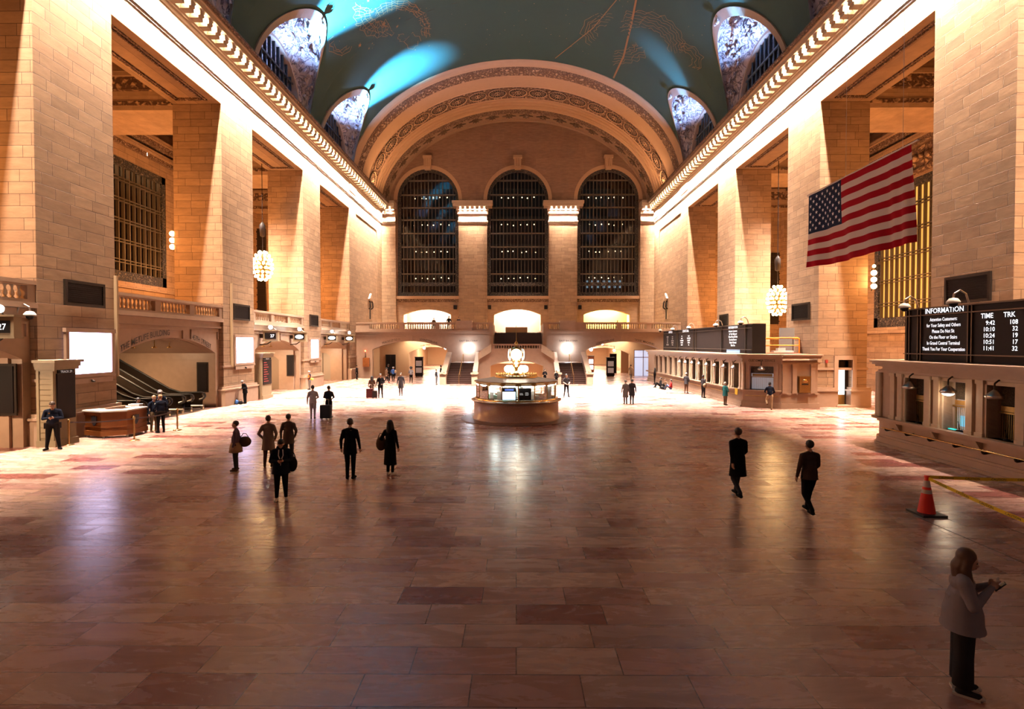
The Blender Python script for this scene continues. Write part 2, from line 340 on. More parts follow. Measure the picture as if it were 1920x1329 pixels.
PY = [(7.6, 11.7), (20.8, 24.9), (34.1, 38.1), (47.1, 51.2)]
BAYS = [(11.7, 20.8), (24.9, 34.1), (38.1, 47.1), (51.2, 60.1)]
SOF = 19.3
pier_names = ['nearest the photographer', 'second from the photographer', 'third from the photographer']
for s in (-1, 1):
    side = 'north' if s < 0 else 'south'
    sw = 'left' if s < 0 else 'right'
    T = TS(s)
    for k, (y0, y1) in enumerate(PY):
        if k == 0: continue
        lab = {(-1,1): 'massive limestone pier behind the police desk, with large lit screen',
               (-1,2): 'massive limestone pier between the escalator arch and the track gate arch',
               (-1,3): 'massive limestone pier with the smallest lit screen, beside the worker in orange',
               (1,1): 'massive limestone pier behind the near information board',
               (1,2): 'massive limestone pier with a small lit glass door, behind the far ticket counter end',
               (1,3): 'massive limestone pier rising behind the far departure board'}[(s,k)]
        m = MB(); m.box(SX(s,19), SX(s,22.1), y0, y1, 0, SOF)
        # small soffit fillet and chamfer band
        if s == 1 and k == 2:
            m = MB(); m.box(SX(s,19), SX(s,22.1), y0+1.2, y1, 0, SOF); m.box(SX(s,19), SX(s,22.1), y0, y0+1.2, 3.0, SOF)
            m.box(SX(s,19), SX(s,20.25), y0, y0+1.2, 0, 3.0); m.box(SX(s,21.15), SX(s,22.1), y0, y0+1.2, 0, 3.0)
        p = tag(m.build('stone_pier', STONE), lab, 'pier')
        m = MB()
        def ped(ua, ub, ya, yb):
            m.box(SX(s,ua-.18), SX(s,ub), ya-.18, yb+.18, 0, 1.0)
            m.box(SX(s,ua-.24), SX(s,ub), ya-.24, yb+.24, 1.0, 1.1); m.box(SX(s,ua-.14), SX(s,ub), ya-.14, yb+.14, 1.1, 1.25)
        if s == 1 and k == 2:
            ped(19, 20.2, y0, y1); ped(21.2, 22.3, y0, y1-.5)
        else: ped(19, 19.6 if s < 0 else 22.3, y0, y1)
        m.build('pedestal', MARBLE, p)
        m = MB(); m.box(SX(s,18.93), SX(s,19.2 if s < 0 else 22.16), y0-.05, y1+.05, 2.5 if s<0 else 2.35, 2.62 if s<0 else 2.5)
        m.build('string_course', MARBLE, p)
        # dark bronze ventilation grille high on each pier
        ya, yb = {1:(22.0,24.15), 2:(35.2,37.35), 3:(48.3,50.3)}[k]
        zz = (5.62, 6.7)
        if s == 1:
            ya, yb = {1:(21.7,24.0), 2:(35.0,37.2), 3:(48.4,50.4)}[k]; zz = (5.75, 6.95) if k == 1 else (5.6, 6.75)
        g = empty('ventilation_grille', (SX(s,18.97), (ya+yb)/2, zz[0]), 0, 'black bronze ventilation grille ' + ('above the large lit screen by the police desk' if (s,k)==(-1,1) else
              'above the lit screen between escalator arch and gate arch' if (s,k)==(-1,2) else 'above the farthest and smallest lit screen' if (s,k)==(-1,3) else
              'on the pier behind the near information board' if (s,k)==(1,1) else 'on the pier beside the hanging flag' if (s,k)==(1,2) else 'on the pier behind the far departure board'), 'grille', 'pier ventilation grilles')
        h = (yb-ya)/2; H = zz[1]-zz[0]
        m = MB()
        for a0,a1,b0,b1 in ((-h,h,0,.12),(-h,h,H-.12,H),(-h,-h+.12,.12,H-.12),(h-.12,h,.12,H-.12)): m.box(0, -s*.09, a0, a1, b0, b1)
        m.build('frame', DARK, g)
        m = MB(); m.box(.0, -s*.02, -h+.1, h-.1, .1, H-.1)
        for i in range(9): zc = .2+(H-.4)*i/8; m.box(-s*.02, -s*.05, -h+.12, h-.12, zc-.02, zc+.02)
        m.build('louvre', BLACK, g)
    # wall run beyond the last bay
    m = MB(); m.box(SX(s,19), SX(s,22.1), 60.1, 62.7, 0, SOF); m.box(SX(s,19.04), SX(s,22.1), 62.7, 72, 0, SOF); m.box(SX(s,19), SX(s,22.1), 72, 75.2, 0, SOF)
    struct(m.build('wall_'+sw, STONE))
    m = MB(); m.box(SX(s,18.8), SX(s,19.2), 60.0, 62.45, 0, 1.0); m.box(SX(s,18.74), SX(s,19.2), 59.95, 62.45, 1.0, 1.2); m.box(SX(s,18.94), SX(s,19.2), 60.05, 62.45, 2.5, 2.62)
    struct(m.build('baseboard_'+sw, MARBLE))
    # soffit beam of the nave wall with coffer mouldings
    m = MB()
    m.box(SX(s,19), SX(s,22.1), 5, 75.2, SOF, 20.4)
    for (y0, y1) in BAYS:
        for q, (i, dz) in enumerate(((.55, .06), (.75, .1))):
            for a0, a1, b0, b1 in ((19+i, 22.1-i, y0+i, y0+i+.09), (19+i, 22.1-i, y1-i-.09, y1-i), (19+i, 19+i+.09, y0+i, y1-i), (22.1-i-.09, 22.1-i, y0+i, y1-i)):
                m.box(SX(s,a0), SX(s,a1), b0, b1, SOF-dz, SOF, 1)
    struct(m.build('trim_soffit_'+sw, [STONE, ORN_FINE]))
    # entablature
    pr = [(19,20.401),(19,20.6),(18.985,20.61),(18.985,20.8),(18.965,20.82),(18.965,20.98),(18.94,21.0),(18.93,21.12),(19,21.16),(19,22.1),(18.93,22.14),(18.9,22.3),(18.8,22.34),
          (18.8,22.42),(18.7,22.46),(18.7,22.98),(18.0,23.02),(18.0,23.3),(17.92,23.36),(17.88,23.5),(17.8,23.62),(17.8,23.7),(20.5,23.72),(20.5,20.4)]
    m = MB(); m.sweepY([(SX(s,u), z) for u, z in pr], 5, 75.2, 0)
    m.box(SX(s,18.94), SX(s,19.0), 5, 75.2, 20.80, 21.0, 2); m.box(SX(s,18.97), SX(s,19.0), 5, 75.2, 20.62, 20.68, 2)
    for y0, y1 in ((60.1, 62.7), (72, 75.2)):
        m.box(SX(s,18.9), SX(s,19.1), y0, y1, 21.3, 22.05, 0)
    e = struct(m.build('trim_cornice_'+sw, [MARBLE2, ORN_FINE, MATS.get('architrave_band') or ornament('architrave_band', (.16,.10,.06), (.015,.01,.008), 6)]))
    m = MB(); m.sweepY([(SX(s,u), z) for u, z in [(17.79,23.36),(17.7,23.5),(17.76,23.68)]], 5, 75.2); m.build('egg_and_dart_moulding', ORN_FINE, e)
    mm = MB(); mm.box(-.26, .26, -.24, .24, 0, .18); mm.box(-.34, .2, -.2, .2, .18, .42); mm.box(-.36, .3, -.26, .26, .42, .5)
    mod = mm.build('modillion', MARBLE2, e, (SX(s,18.45), 20, 22.48)); mod.rotation_euler = (0,0,0 if s > 0 else PI)
    bb = MB(); bb.sphere((0,0,0), .11, 8); bb.cyl((0,0,.05),(0,0,.25), .05, .05, 6)
    bulb = bb.build('light_bulb', BULB, e, (SX(s,18.3), 20, 22.74))
    n = 66
    for i in range(n):
        y = 18.6 + i*.86
        if i == 0: mod.location.y = y; bulb.location.y = y+.43; continue
        inst(mod.data, 'modillion', e, (SX(s,18.45), y, 22.48), 0 if s > 0 else PI)
        inst(bulb.data, 'light_bulb', e, (SX(s,18.3), y+.43, 22.74))

# ------------------------------------------------------------ vault, lunettes
VA, VB, VZ = 18.9, 13.5, 22.2
def vault(th, y, a=VA, b=VB): return (CX + a*math.cos(th), y, VZ + b*math.sin(th))   # th 0 = south springing, PI = north
def th_of_z(z, a=VA, b=VB): return math.asin(max(-1, min(1, (z-VZ)/b)))
T0 = th_of_z(22.5); ZR0 = 23.0; ZR1 = 29.9
def rim_pts(yc, hw, n=32):
    pts = []
    for i in range(n+1):
        t = PI*i/n
        y = yc - hw*math.cos(t)*(1 - .12*math.sin(t)**2 if True else 1)
        z = ZR0 + (ZR1-ZR0)*math.sin(t)**.85 if 0 < i < n else ZR0
        pts.append((y, th_of_z(z)))
    return pts
ceil = MB()
ybr = [5, 9.65, 22.85, 36.1, 49.15, 60.1]
cents = [None, 16.2, 29.4, 42.5, 55.2]
HW = 5.0
for s in (-1, 1):
    def P(y, th): return vault(th if s > 0 else PI-th, y)
    NT = 26
    for j in range(5):
        y0, y1 = ybr[j], ybr[j+1]; tt = PI/2
        if cents[j] is None:
            for i in range(NT):
                a, b = T0+(tt-T0)*i/NT, T0+(tt-T0)*(i+1)/NT
                ceil.add([P(y0,a),P(y1,a),P(y1,b),P(y0,b)], [(0,1,2,3)], 0, True)
            continue
        yc = cents[j]
        rim = rim_pts(yc, min(HW, y1-yc-.05))
        rim = [(rim[0][0], T0)] + rim + [(rim[-1][0], T0)]
        # outer boundary with the same number of points
        K = len(rim); per = (tt-T0)*12*2 + (y1-y0); outer = []
        L1 = (tt-T0)*12; L = 2*L1 + (y1-y0)
        for i in range(K):
            q = L*i/(K-1)
            if q <= L1: outer.append((y0, T0+q/12))
            elif q <= L1+(y1-y0): outer.append((y0+(q-L1), tt))
            else: outer.append((y1, tt-(q-L1-(y1-y0))/12))
        # snap corners
        ci = min(range(K), key=lambda i: abs(L*i/(K-1)-L1)); outer[ci] = (y0, tt)
        ci = min(range(K), key=lambda i: abs(L*i/(K-1)-L1-(y1-y0))); outer[ci] = (y1, tt)
        NR = 12; rings = []
        for r in range(NR+1):
            f = (r/NR)
            rings.append([P(a[0]+(b[0]-a[0])*f, a[1]+(b[1]-a[1])*f) for a, b in zip(rim, outer)])
        vs = [p for rg in rings for p in rg]
        fs = [(r*K+i, r*K+i+1, (r+1)*K+i+1, (r+1)*K+i) for r in range(NR) for i in range(K-1)]
        ceil.add(vs, fs, 0, True)
ceiling = struct(ceil.build('ceiling', TEAL))
lun_lab = {(-1,2): 'blue-lit sculpted lunette high on the north side above the escalator bay', (-1,3): 'larger blue-white lit sculpted lunette on the north side of the vault',
           (-1,4): 'smaller blue-white sculpted lunette on the north side next to the end arch', (1,2): 'lunette above the hanging flag bay on the south side',
           (1,3): 'larger lavender-lit sculpted lunette on the south side of the vault', (1,4): 'smaller cyan-rimmed sculpted lunette on the south side next to the end arch'}
LWIN = {}
for s in (-1, 1):
    sw = 'left' if s < 0 else 'right'
    def P(y, th, k=0.0): 
        x, yy, z = vault(th if s > 0 else PI-th, y); return Vector((x - s*k*math.cos(th), yy, z - k*math.sin(th)))
    for j in (2, 3, 4):
        yc = cents[j]; n = 32; hw = min(HW, ybr[j+1]-yc-.05)
        rim = [P(y, th) for y, th in rim_pts(yc, hw, n)]
        ww = 4.35; wz = 23.9
        win = [Vector((SX(s,19.05), yc - ww*math.cos(PI*i/n), wz + ww*math.sin(PI*i/n)*.98)) for i in range(n+1)]
        win[0].z = win[-1].z = 23.0
        root = empty('lunette', (SX(s,18.9), yc, 23.7), 0, lun_lab[(s,j)], 'lunette', 'sculpted lunettes along the vault')
        L = Vector(root.location)
        # relief surface, displaced like high relief figures
        NR = 16; vs = []; fs = []
        rr = random.Random(j*10+s)
        for r in range(NR+1):
            f = r/NR
            for i in range(n+1):
                p = win[i].lerp(rim[i], f)
                bul = -.35*math.sin(PI*f)
                p = p + Vector((-s*bul*.6, 0, -bul*.8))*1.0
                if 1 < r < NR-2 and 1 < i < n-1:
                    p = p + Vector((-s, 0, -.6))*(rr.random()**2*.34)
                vs.append(p - L)
        fs = [(r*(n+1)+i, r*(n+1)+i+1, (r+1)*(n+1)+i+1, (r+1)*(n+1)+i) for r in range(NR) for i in range(n)]
        m = MB().add(vs, fs, 0, True)
        for q in range(34):
            i = rr.randint(4, n-4); f = rr.uniform(.2, .8)
            c = win[i].lerp(rim[i], f) + Vector((-s*.15, 0, -.12)) - L
            d = Vector((rr.uniform(-.3,.3), rr.uniform(-1,1), rr.uniform(-1,1))).normalized()*rr.uniform(.25,.7)
            m.cyl(c-d*.5, c+d*.5, rr.uniform(.08,.2), rr.uniform(.03,.1), 6)
        if True:
            i = n//2; c = win[i].lerp(rim[i], .55) - L
            m.sphere((c.x, c.y, c.z), .75, 12, sc=(.5, 1, 1))
        m.build('carved_relief', RELIEF, root); mat('relief_plaster', (.66,.60,.62), .75)
        # plain rim band, standing proud of the ceiling
        m = MB(); A = []; B = []; C = []
        cen = Vector((0, yc, 25.5))
        for i, (y, th) in enumerate(rim_pts(yc, hw, n)):
            k = .93
            A.append(P(y, th, .12) - L); q = P(y, th); w = win[i]
            B.append(q.lerp(w, .2) + Vector((-s*.32, 0, -.42)) - L); C.append(P(y, th, -.05) - L)
        for i in range(n):
            m.add([A[i],A[i+1],B[i+1],B[i]], [(0,1,2,3)]); m.add([A[i],A[i+1],C[i+1],C[i]], [(0,1,2,3)])
        m.build('rim_band', RIM, root)
        m = MB()
        # crest ornament at apex
        c = rim[n//2] - L + Vector((s*.12, 0, -.5))
        for q in range(12):
            a = q/12*2*PI; m.cyl((c.x - s*.05, c.y, c.z), (c.x - s*.2, c.y+.38*math.cos(a), c.z+.28*math.sin(a)-.1), .08, .03, 5)
        m.sphere((c.x-s*.1, c.y, c.z-.1), .2, 8); m.build('crest', MATS['relief_plaster'], root)
        # arch surround of the window
        m = MB()
        for i in range(n):
            w0, w1 = win[i]-L, win[i+1]-L; cc = Vector((0, yc, wz)) - L
            def sc(w, k): return Vector((w.x, cc.y+(w.y-cc.y)*k, cc.z+(w.z-cc.z)*k))
            for k0, k1, dx in ((1.0, 1.05, .0),):
                a, b, c2, d = w0, w1, sc(w1, .95), sc(w0, .95)
                m.add([a,b,c2,d], [(0,1,2,3)])
                m.add([d,c2,c2+Vector((s*.5,0,0)),d+Vector((s*.5,0,0))], [(0,1,2,3)])
        m.build('window_surround', RIM, root)
        # the arched clerestory window
        wroot = struct(MB().add([Vector((SX(s,19.4), yc-4.2*math.cos(PI*i/n), max(23.2, wz+4.1*math.sin(PI*i/n)))) for i in range(n+1)], [tuple(range(n+1))]).build('window_%d' % (j + (10 if s > 0 else 0)), GLASS_D))
        m = MB(); T = TS(s)
        for i in range(11):
            y = -3.75 + .75*i; h = math.sqrt(max(.01, 4.05**2-y*y))
            m.box(SX(s,19.28), SX(s,19.38), yc+y-.05, yc+y+.05, 23.2, wz+h)
        for z in (24.8, 26.2): 
            h = math.sqrt(4.05**2-(z-wz)**2); m.box(SX(s,19.24), SX(s,19.36), yc-h, yc+h, z-.07, z+.07)
        m.build('glazing_bars', (mat('iron_blue_light_tint', (.10,.16,.22), .4, .3) if s > 0 else mat('iron_shade_tint', (.02,.025,.035), .5, .2)), wroot)  # same iron: blue light put into the south bars' colour, shade into the north
        # dark attic behind the glass
    m = MB(); m.box(SX(s,22), SX(s,22.3), 20, 62, 21, 31)
    struct(m.build('wall_attic_'+sw, mat('attic_dark', (.03,.03,.04), .9)))

# painted constellation figures: generic gold line drawings on the vault
def on_vault(y, th, k=.03): 
    return Vector((CX + (VA-k)*math.cos(th), y, VZ + (VB-k)*math.sin(th)))
m = MB()
def vline(pts, w=.035):
    w = w*.7 if w < .05 else w*.8
    pts = [(a+R.uniform(-.10,.10), b+R.uniform(-.008,.008)) for a, b in pts] if len(pts) > 3 else pts
    for (ya, ta), (yb, tb) in zip(pts[:-1], pts[1:]):
        a, b = on_vault(ya, ta), on_vault(yb, tb); d = b-a
        if d.length < 1e-5: continue
        nrm = Vector((math.cos(ta), 0, math.sin(ta))); sd = d.normalized().cross(nrm)*w
        m.add([a-sd, a+sd, b+sd, b-sd], [(0,1,2,3)])
def vstar(y, th, r=.12):
    c = on_vault(y, th, .035); nx = Vector((math.cos(th),0,math.sin(th))); a = Vector((0,1,0)); b = nx.cross(a)
    m.add([c+(a*math.cos(PI*i/5)+b*math.sin(PI*i/5))*(r if i%2==0 else r*.5) for i in range(10)], [tuple(range(10))])
def pth(px, py):  # pixel of the drawing on the vault -> (y, theta) on that vault
    dx, dz = (px-968)/1000, (645-py)/1000
    A = (dx/VA)**2+(dz/VB)**2; B = -2*CX*dx/VA**2+2*dz*(4-VZ)/VB**2; C = (CX/VA)**2+((4-VZ)/VB)**2-1
    Y = (-B+math.sqrt(B*B-4*A*C))/(2*A)
    return (Y, math.atan2((4+dz*Y-VZ)/VB, (dx*Y-CX)/VA))
def curve(c, rx, ry, a0, a1, n=14, wob=0, w=.035):
    pts = []
    for i in range(n+1):
        a = a0+(a1-a0)*i/n; k = 1+wob*math.sin(i*2.3)
        pts.append(pth(c[0]+rx*k*math.cos(a), c[1]+ry*k*math.sin(a)))
    vline(pts, w)
# feathered wing fan
for i in range(17):
    a = 1.0+i*.155
    x0, y0 = 715+12*math.cos(a), 42+16*math.sin(a)
    pts = [pth(714+math.cos(a)*r*1.0+3*math.sin(r*.4+i), 30+math.sin(a)*r*.95) for r in (16, 24, 32, 40, 47)]
    vline(pts, .03)
for r in (18, 27, 37, 47): curve((714, 30), r, r*.95, .95, 3.6, 22, .05, .03)
# curved body band
for k in range(5): curve((748, 62), 46+3*k, 38+4*k, -2.5, .25, 20, .03, .035)
for k in range(14):
    a = -2.4+k*.19; vline([pth(748+44*math.cos(a), 62+36*math.sin(a)), pth(748+62*math.cos(a+.08), 62+56*math.sin(a+.08))], .03)
curve((775, 82), 12, 14, 0, 2*PI, 12, .2); curve((765, 76), 18, 8, 2, 4.5, 8, .1)
for k in range(3): curve((640, 88), 12+5*k, 10+4*k, .3, 3.4+.3*k, 10, .08)
for x, y, r in [(693,7,.2),(722,50,.24),(747,55,.2),(677,89,.26),(751,40,.1),(643,108,.1),(694,95,.14),(805,43,.1),(805,55,.1),(648,56,.1),(700,86,.1),(780,98,.1),(806,91,.1)]: vstar(*pth(x,y), r)
# second figure, long sash lines and mane like strokes
vline([pth(1196, -20), pth(1180, 50), pth(1165, 110), pth(1148, 152)], .12); vline([pth(1165,-5), pth(1110,60), pth(1040,115)], .05)
for k in range(7): curve((1195, 100), 55+5*k, 42+5*k, -2.2+.05*k, .1, 20, .03, .03)
for k in range(6): curve((1150, 85), 40+7*k, 16+5*k, .2+.1*k, 1.6, 12, .06, .03)
for k in range(5): curve((1130, 66), 16+6*k, 12+5*k, 2.3, 5.2, 12, .08, .03)
for k in range(4): curve((1265, 120), 30+6*k, 20+4*k, -1.4, .6, 10, .06, .03)
for k in range(70):
    vstar(*pth(R.uniform(610, 1330), R.uniform(-5, 115)), R.uniform(.03, .07))
m.build('constellation_drawing', GOLD_PAINT, ceiling)

# ------------------------------------------------------------ end arch band and east wall
AA, AB_ = 18.5, 13.2
def ringpt(th, y, k): return (CX + (AA+k)*math.cos(th), y, VZ + (AB_+k)*math.sin(th))
def ring(prof, name, mt, parent=None, n=96, t0=.04):
    mbx = MB(); P_ = []
    for (y, k) in prof: P_.append([ringpt(t0+(PI-2*t0)*i/n, y, k) for i in range(n+1)])
    for j in range(len(prof)-1):
        mbx.add(P_[j]+P_[j+1], [(i, i+1, n+1+i+1, n+1+i) for i in range(n)], 0, True)
    return mbx.build(name, mt, parent)
arch = struct(ring([(59.95,.75),(59.95,.25),(60.2,.1),(60.5,0),(60.9,-.06),(61.1,.1)], 'trim_end_arch', CREAM), 'wide sculpted arch band framing the far wall')
ring([(61.1,.1),(61.4,.22),(61.8,.1)], 'leaf_moulding', ORN_FINE, arch)
ring([(61.8,.1),(62.0,.0),(63.0,.0),(63.15,.12)], 'foliage_band', ORN, arch)
ring([(63.15,.12),(63.2,.2),(66.0,.2),(66.1,.12)], 'plain_band', CREAM, arch)
ring([(66.1,.12),(66.15,.2),(68.9,.2),(68.95,.1)], 'rosette_band', ORN, arch)
ring([(68.95,.1),(69.3,.1),(69.32,.0),(69.9,0),(69.92,-.1),(70.5,-.1),(70.52,-.2),(70.9,-.2),(71.0,-.05),(71.1,-.2),(71.3,-.3)], 'stepped_moulding', CREAM, arch)
ring([(71.3,-.3),(71.5,-.2),(72.5,-.2),(72.6,-.3)], 'inner_foliage_band', ORN_FINE, arch)
ring([(72.6,-.3),(72.7,-.05),(74.8,-.05),(74.85,-.25),(75.2,-.3)], 'inner_panel_band', mat('band_brown', (.30,.19,.12), .8, noise=.1), arch)
mr = MB()
mr.lathe([(1.12,0),(1.14,-.08),(1.08,-.1),(1.04,0)], n=24, mi=0)
mr.lathe([(1.04,-.01),(.5,.05),(0.01,.05)], n=24, mi=1)
for i in range(16):
    a = 2*PI*i/16; mr.cyl((.42*math.cos(a),.42*math.sin(a),-.0), (.86*math.cos(a),.86*math.sin(a),-.02), .012, .03, 6, 2)
mr.sphere((0,0,-.04), .13, 8, 2); mr.lathe([(.3,-.02),(.33,-.09),(.38,-.02)], n=16, mi=2)
ros = mr.build('rosette', [CREAM, mat('rosette_recess', (.035,.02,.012), .9), CREAM], arch)
L = []; 
NRO = 21
# equal arc-length spacing
ths = [.04+(PI-.08)*i/2000 for i in range(2001)]; acc = [0]
for a, b in zip(ths[:-1], ths[1:]): acc.append(acc[-1] + math.dist(ringpt(a,0,0), ringpt(b,0,0)))
def th_at(q):
    import bisect; i = min(len(ths)-1, bisect.bisect_left(acc, q)); return ths[i]
tot = acc[-1]; sp = tot/2/9.75
for k in range(-9, 10):
    th = th_at(tot/2 + k*sp); nx = Vector((AB_*math.cos(th), 0, AA*math.sin(th))).normalized()
    o = ros if k == -9 else inst(ros.data, 'rosette', arch, (0,0,0))
    p = Vector(ringpt(th, 67.5, .12)); o.location = p
    zax = nx; yax = Vector((0,1,0)); xax = yax.cross(zax)
    o.rotation_euler = Matrix((xax, yax, zax)).transposed().to_euler()
mp_ = MB()
for i in range(8):
    a = 2*PI*i/8; mp_.cyl((0,0,0), (.95*math.cos(a)*(1 if i%2==0 else .6), .7*math.sin(a), -.12), .16, .05, 6)
mp_.sphere((0,0,-.1), .28, 8)
pal = mp_.build('palmette', mat('palmette_dark', (.10,.06,.035), .8), arch)
for k in range(-10, 11):
    th = th_at(tot/2 + (k+.5)*sp*.93); nx = Vector((AB_*math.cos(th), 0, AA*math.sin(th))).normalized()
    o = pal if k == -10 else inst(pal.data, 'palmette', arch, (0,0,0))
    o.location = Vector(ringpt(th, 73.75, -.05)); zax = nx; yax = Vector((0,1,0)); xax = yax.cross(zax)
    o.rotation_euler = Matrix((xax, yax, zax)).transposed().to_euler()

YE = 75.2
WC = [-12.4, .2, 12.85]; WHW = 4.3
up = MB(); arch_panel(up, TF, SX(-1,22), SX(1,22), 10.7, 37, [(c, WHW, 10.75, 24.25, WHW) for c in WC], YE, YE+1.1)
low = MB(); arch_panel(low, TF, SX(-1,22), SX(1,22), 5.2, 10.7, [(-12.55, 3.33, 5.25, 8.15, .72), (.15, 3.25, 5.25, 8.15, .75), (12.7, 3.2, 5.25, 8.15, .68)], YE, YE+.9)
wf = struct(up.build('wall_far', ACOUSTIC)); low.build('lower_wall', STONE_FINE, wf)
for c in WC:
    m = MB(); arch_ring(m, TF, c, 24.25, WHW, WHW, .5, YE-.14, YE+.2); m.build('arch_moulding', CREAM, wf)
    m = MB(); arch_ring(m, TF, c, 24.25, WHW+.5, WHW+.5, .5, YE-.06, YE+.1); m.build('voussoir_band', ACOUSTIC, wf)
    m = MB(); m.box(c-.5, c+.5, YE-.55, YE, 28.5, 30.0); m.box(c-.62, c+.62, YE-.65, YE, 29.9, 30.25); m.box(c-.42, c+.42, YE-.7, YE, 28.35, 28.7)
    for dx in (-.28, 0, .28): m.cyl((c+dx, YE-.6, 28.7), (c+dx, YE-.45, 29.9), .09, .12, 8)
    m.build('keystone', CREAM, wf)
    m = MB(); m.box(c-4.6, c+4.6, YE-.35, YE, 10.35, 10.75); m.box(c-4.4, c+4.4, YE-.12, YE, 9.9, 10.35, 1); m.build('sill_moulding', [CREAM, ORN_FINE], wf)
# pilasters on the far wall
cols = [(SX(-1,18.98), SX(-1,17.05)), (-8.05, -4.1), (4.55, 8.5), (SX(1,17.05), SX(1,18.98))]
plabs = ['half pilaster in the north corner of the far wall', 'broad pilaster between the north and middle arched windows', 'broad pilaster between the middle and south arched windows', 'half pilaster in the south corner of the far wall']
capmod = MB().box(-.26,.26,-.3,.25,0,.2); capmod.box(-.22,.22,-.36,.25,.2,.46); capmod = capmod.build('modillion', MARBLE2); CAPM = capmod.data; bpy.data.objects.remove(capmod)
for k, (x0, x1) in enumerate(cols):
    x0, x1 = min(x0,x1), max(x0,x1); end = k in (0, 3)
    m = MB(); m.box(x0, x1, YE-.55, YE, 5.3, 21.9); m.box(x0+.35 if not end else x0, x1-.35 if not end else x1, YE-.62, YE-.5, 5.3, 20.4)
    p = tag(m.build('pilaster', STONE), plabs[k], 'pilaster')
    m = MB()
    for g0, g1, a, b in ((.06, .62, 20.7, 21.0), (.12, .68, 21.0, 21.2), (.0, .58, 21.25, 22.1)): m.box(x0-g0*(not end), x1+g0*(not end), YE-g1, YE, a, b)
    m.box(x0-.02, x1+.02, YE-.7, YE-.6, 20.95, 21.05, 1)
    m.build('necking', [MARBLE2, ORN_FINE], p)
    m = MB(); q = 0 if end else .55
    m.box(x0-q*.3, x1+q*.3, YE-.85, YE, 22.1, 22.45); m.box(x0-q*1.3, x1+q*1.3, YE-1.45, YE, 23.0, 23.4); m.box(x0-q*1.5, x1+q*1.5, YE-1.6, YE, 23.4, 23.75)
    m.build('cornice_cap', MARBLE2, p)
    n = 7 if not end else 3; w = x1-x0+q*1.2
    for i in range(n):
        inst(CAPM, 'modillion', p, (x0-q*.6+w*(i+.5)/n, YE-.95, 22.5))
    m = MB()
    for i in range(n-1): m.sphere((x0-q*.6+w*(i+1)/n, YE-1.15, 22.78), .1, 8)
    m.build('light_bulb', BULB, p)

# the three tall arched windows
for k, c in enumerate(WC):
    n = 32
    gl = MB().add([(c-WHW,YE+.55,10.75),(c-WHW,YE+.55,24.25)]+[(c-WHW*math.cos(PI*i/n), YE+.55, 24.25+WHW*math.sin(PI*i/n)) for i in range(1,n)]+[(c+WHW,YE+.55,24.25),(c+WHW,YE+.55,10.75)], [tuple(range(n+3))])
    w = struct(gl.build('window_%d' % (k+21), GLASS_D)); w['label'] = ['north', 'middle', 'south'][k]+' of the three tall arched windows with dark glass'
    m = MB()
    for i in range(-8, 9):
        x = i*.5; 
        if abs(x) > WHW-.1: continue
        h = 24.25 + math.sqrt(WHW**2-x*x); wd = .035 if i % 4 else .06
        m.box(c+x-wd, c+x+wd, YE+.3, YE+.48, 10.75, h)
    m.build('mullions', IRON, w)
    m = MB()
    for z in (12.4, 13.9, 16.0, 17.7, 19.6, 21.5, 23.2, 25.0, 27.0):
        h = WHW if z < 24.25 else math.sqrt(max(0, WHW**2-(z-24.25)**2)); m.box(c-h, c+h, YE+.22, YE+.5, z-.09, z+.09)
    m.build('transoms', IRON, w)
    m = MB()
    for q in (-1, 1):
        m.box(c+q*WHW, c+q*(WHW-.5), YE+.1, YE+.45, 10.75, 24.0)
    m.box(c-WHW, c+WHW, YE+.14, YE+.4, 10.75, 11.3); m.box(c-WHW+.5, c+WHW-.5, YE+.16, YE+.3, 12.2, 12.7)
    arch_ring(m, TF, c, 24.25, WHW-.42, WHW-.42, .42, YE+.1, YE+.45)
    m.build('lattice_border', ornament('iron_lattice_%d' % k, (.15,.11,.07), (.012,.01,.01), 5.0) , w)
# corridors behind the tall windows with their lamps
mt_dark = mat('corridor_dark', (.05,.045,.05), .8)
m = MB(); m.box(-18.5, 18.9, YE+4, YE+4.2, 5.2, 30)
for z in (11, 14.6, 18.4, 22.3, 26.2): m.box(-18, 18.4, YE+1.3, YE+4, z-.1, z+.1)
struct(m.build('wall_glass_corridor', mt_dark))
lamp = MB().sphere((0,0,0), .09, 8).build('corridor_lamp', mat('corridor_glow', (1,.9,.6), .5, emit=(1,.8,.45), es=9)); LM = lamp.data; bpy.data.objects.remove(lamp)
for c in WC:
    for z in (13.6, 17.4, 21.3, 25.2):
        for dx in (-2.3, -1.4, -.6, .5, 1.4, 2.5):
            o = bpy.data.objects.new('corridor_lamp', LM); COL.objects.link(o); o.location = (c+dx+R.uniform(-.15,.15), YE+2.6, z+R.uniform(-.1,.1))
            tag(o, 'small glowing corridor lamp seen through the dark glass of a tall arched window', 'lamp', 'corridor lamps behind the arched windows')
mt_bl = mat('night_office_window', (.2,.3,.4), .5, emit=(.45,.75,.95), es=.9)
for c, zz, xs in ((WC[0], 26.0, (-1.2,-.5,.1,.6)), (WC[2], 12.9, (-2.4,-1.6,-.8,.1,.9,1.7,2.5))):
    for dx in xs:
        o = MB().box(c+dx-.16, c+dx+.16, YE+3.9, YE+3.98, zz-.6, zz+.5).build('lit_pane', mt_bl)
        tag(o, 'pale blue lit pane glimpsed through the '+('north' if c < 0 else 'south')+' arched window', 'lit pane', 'blue lit panes behind the '+('north' if c < 0 else 'south')+' window')
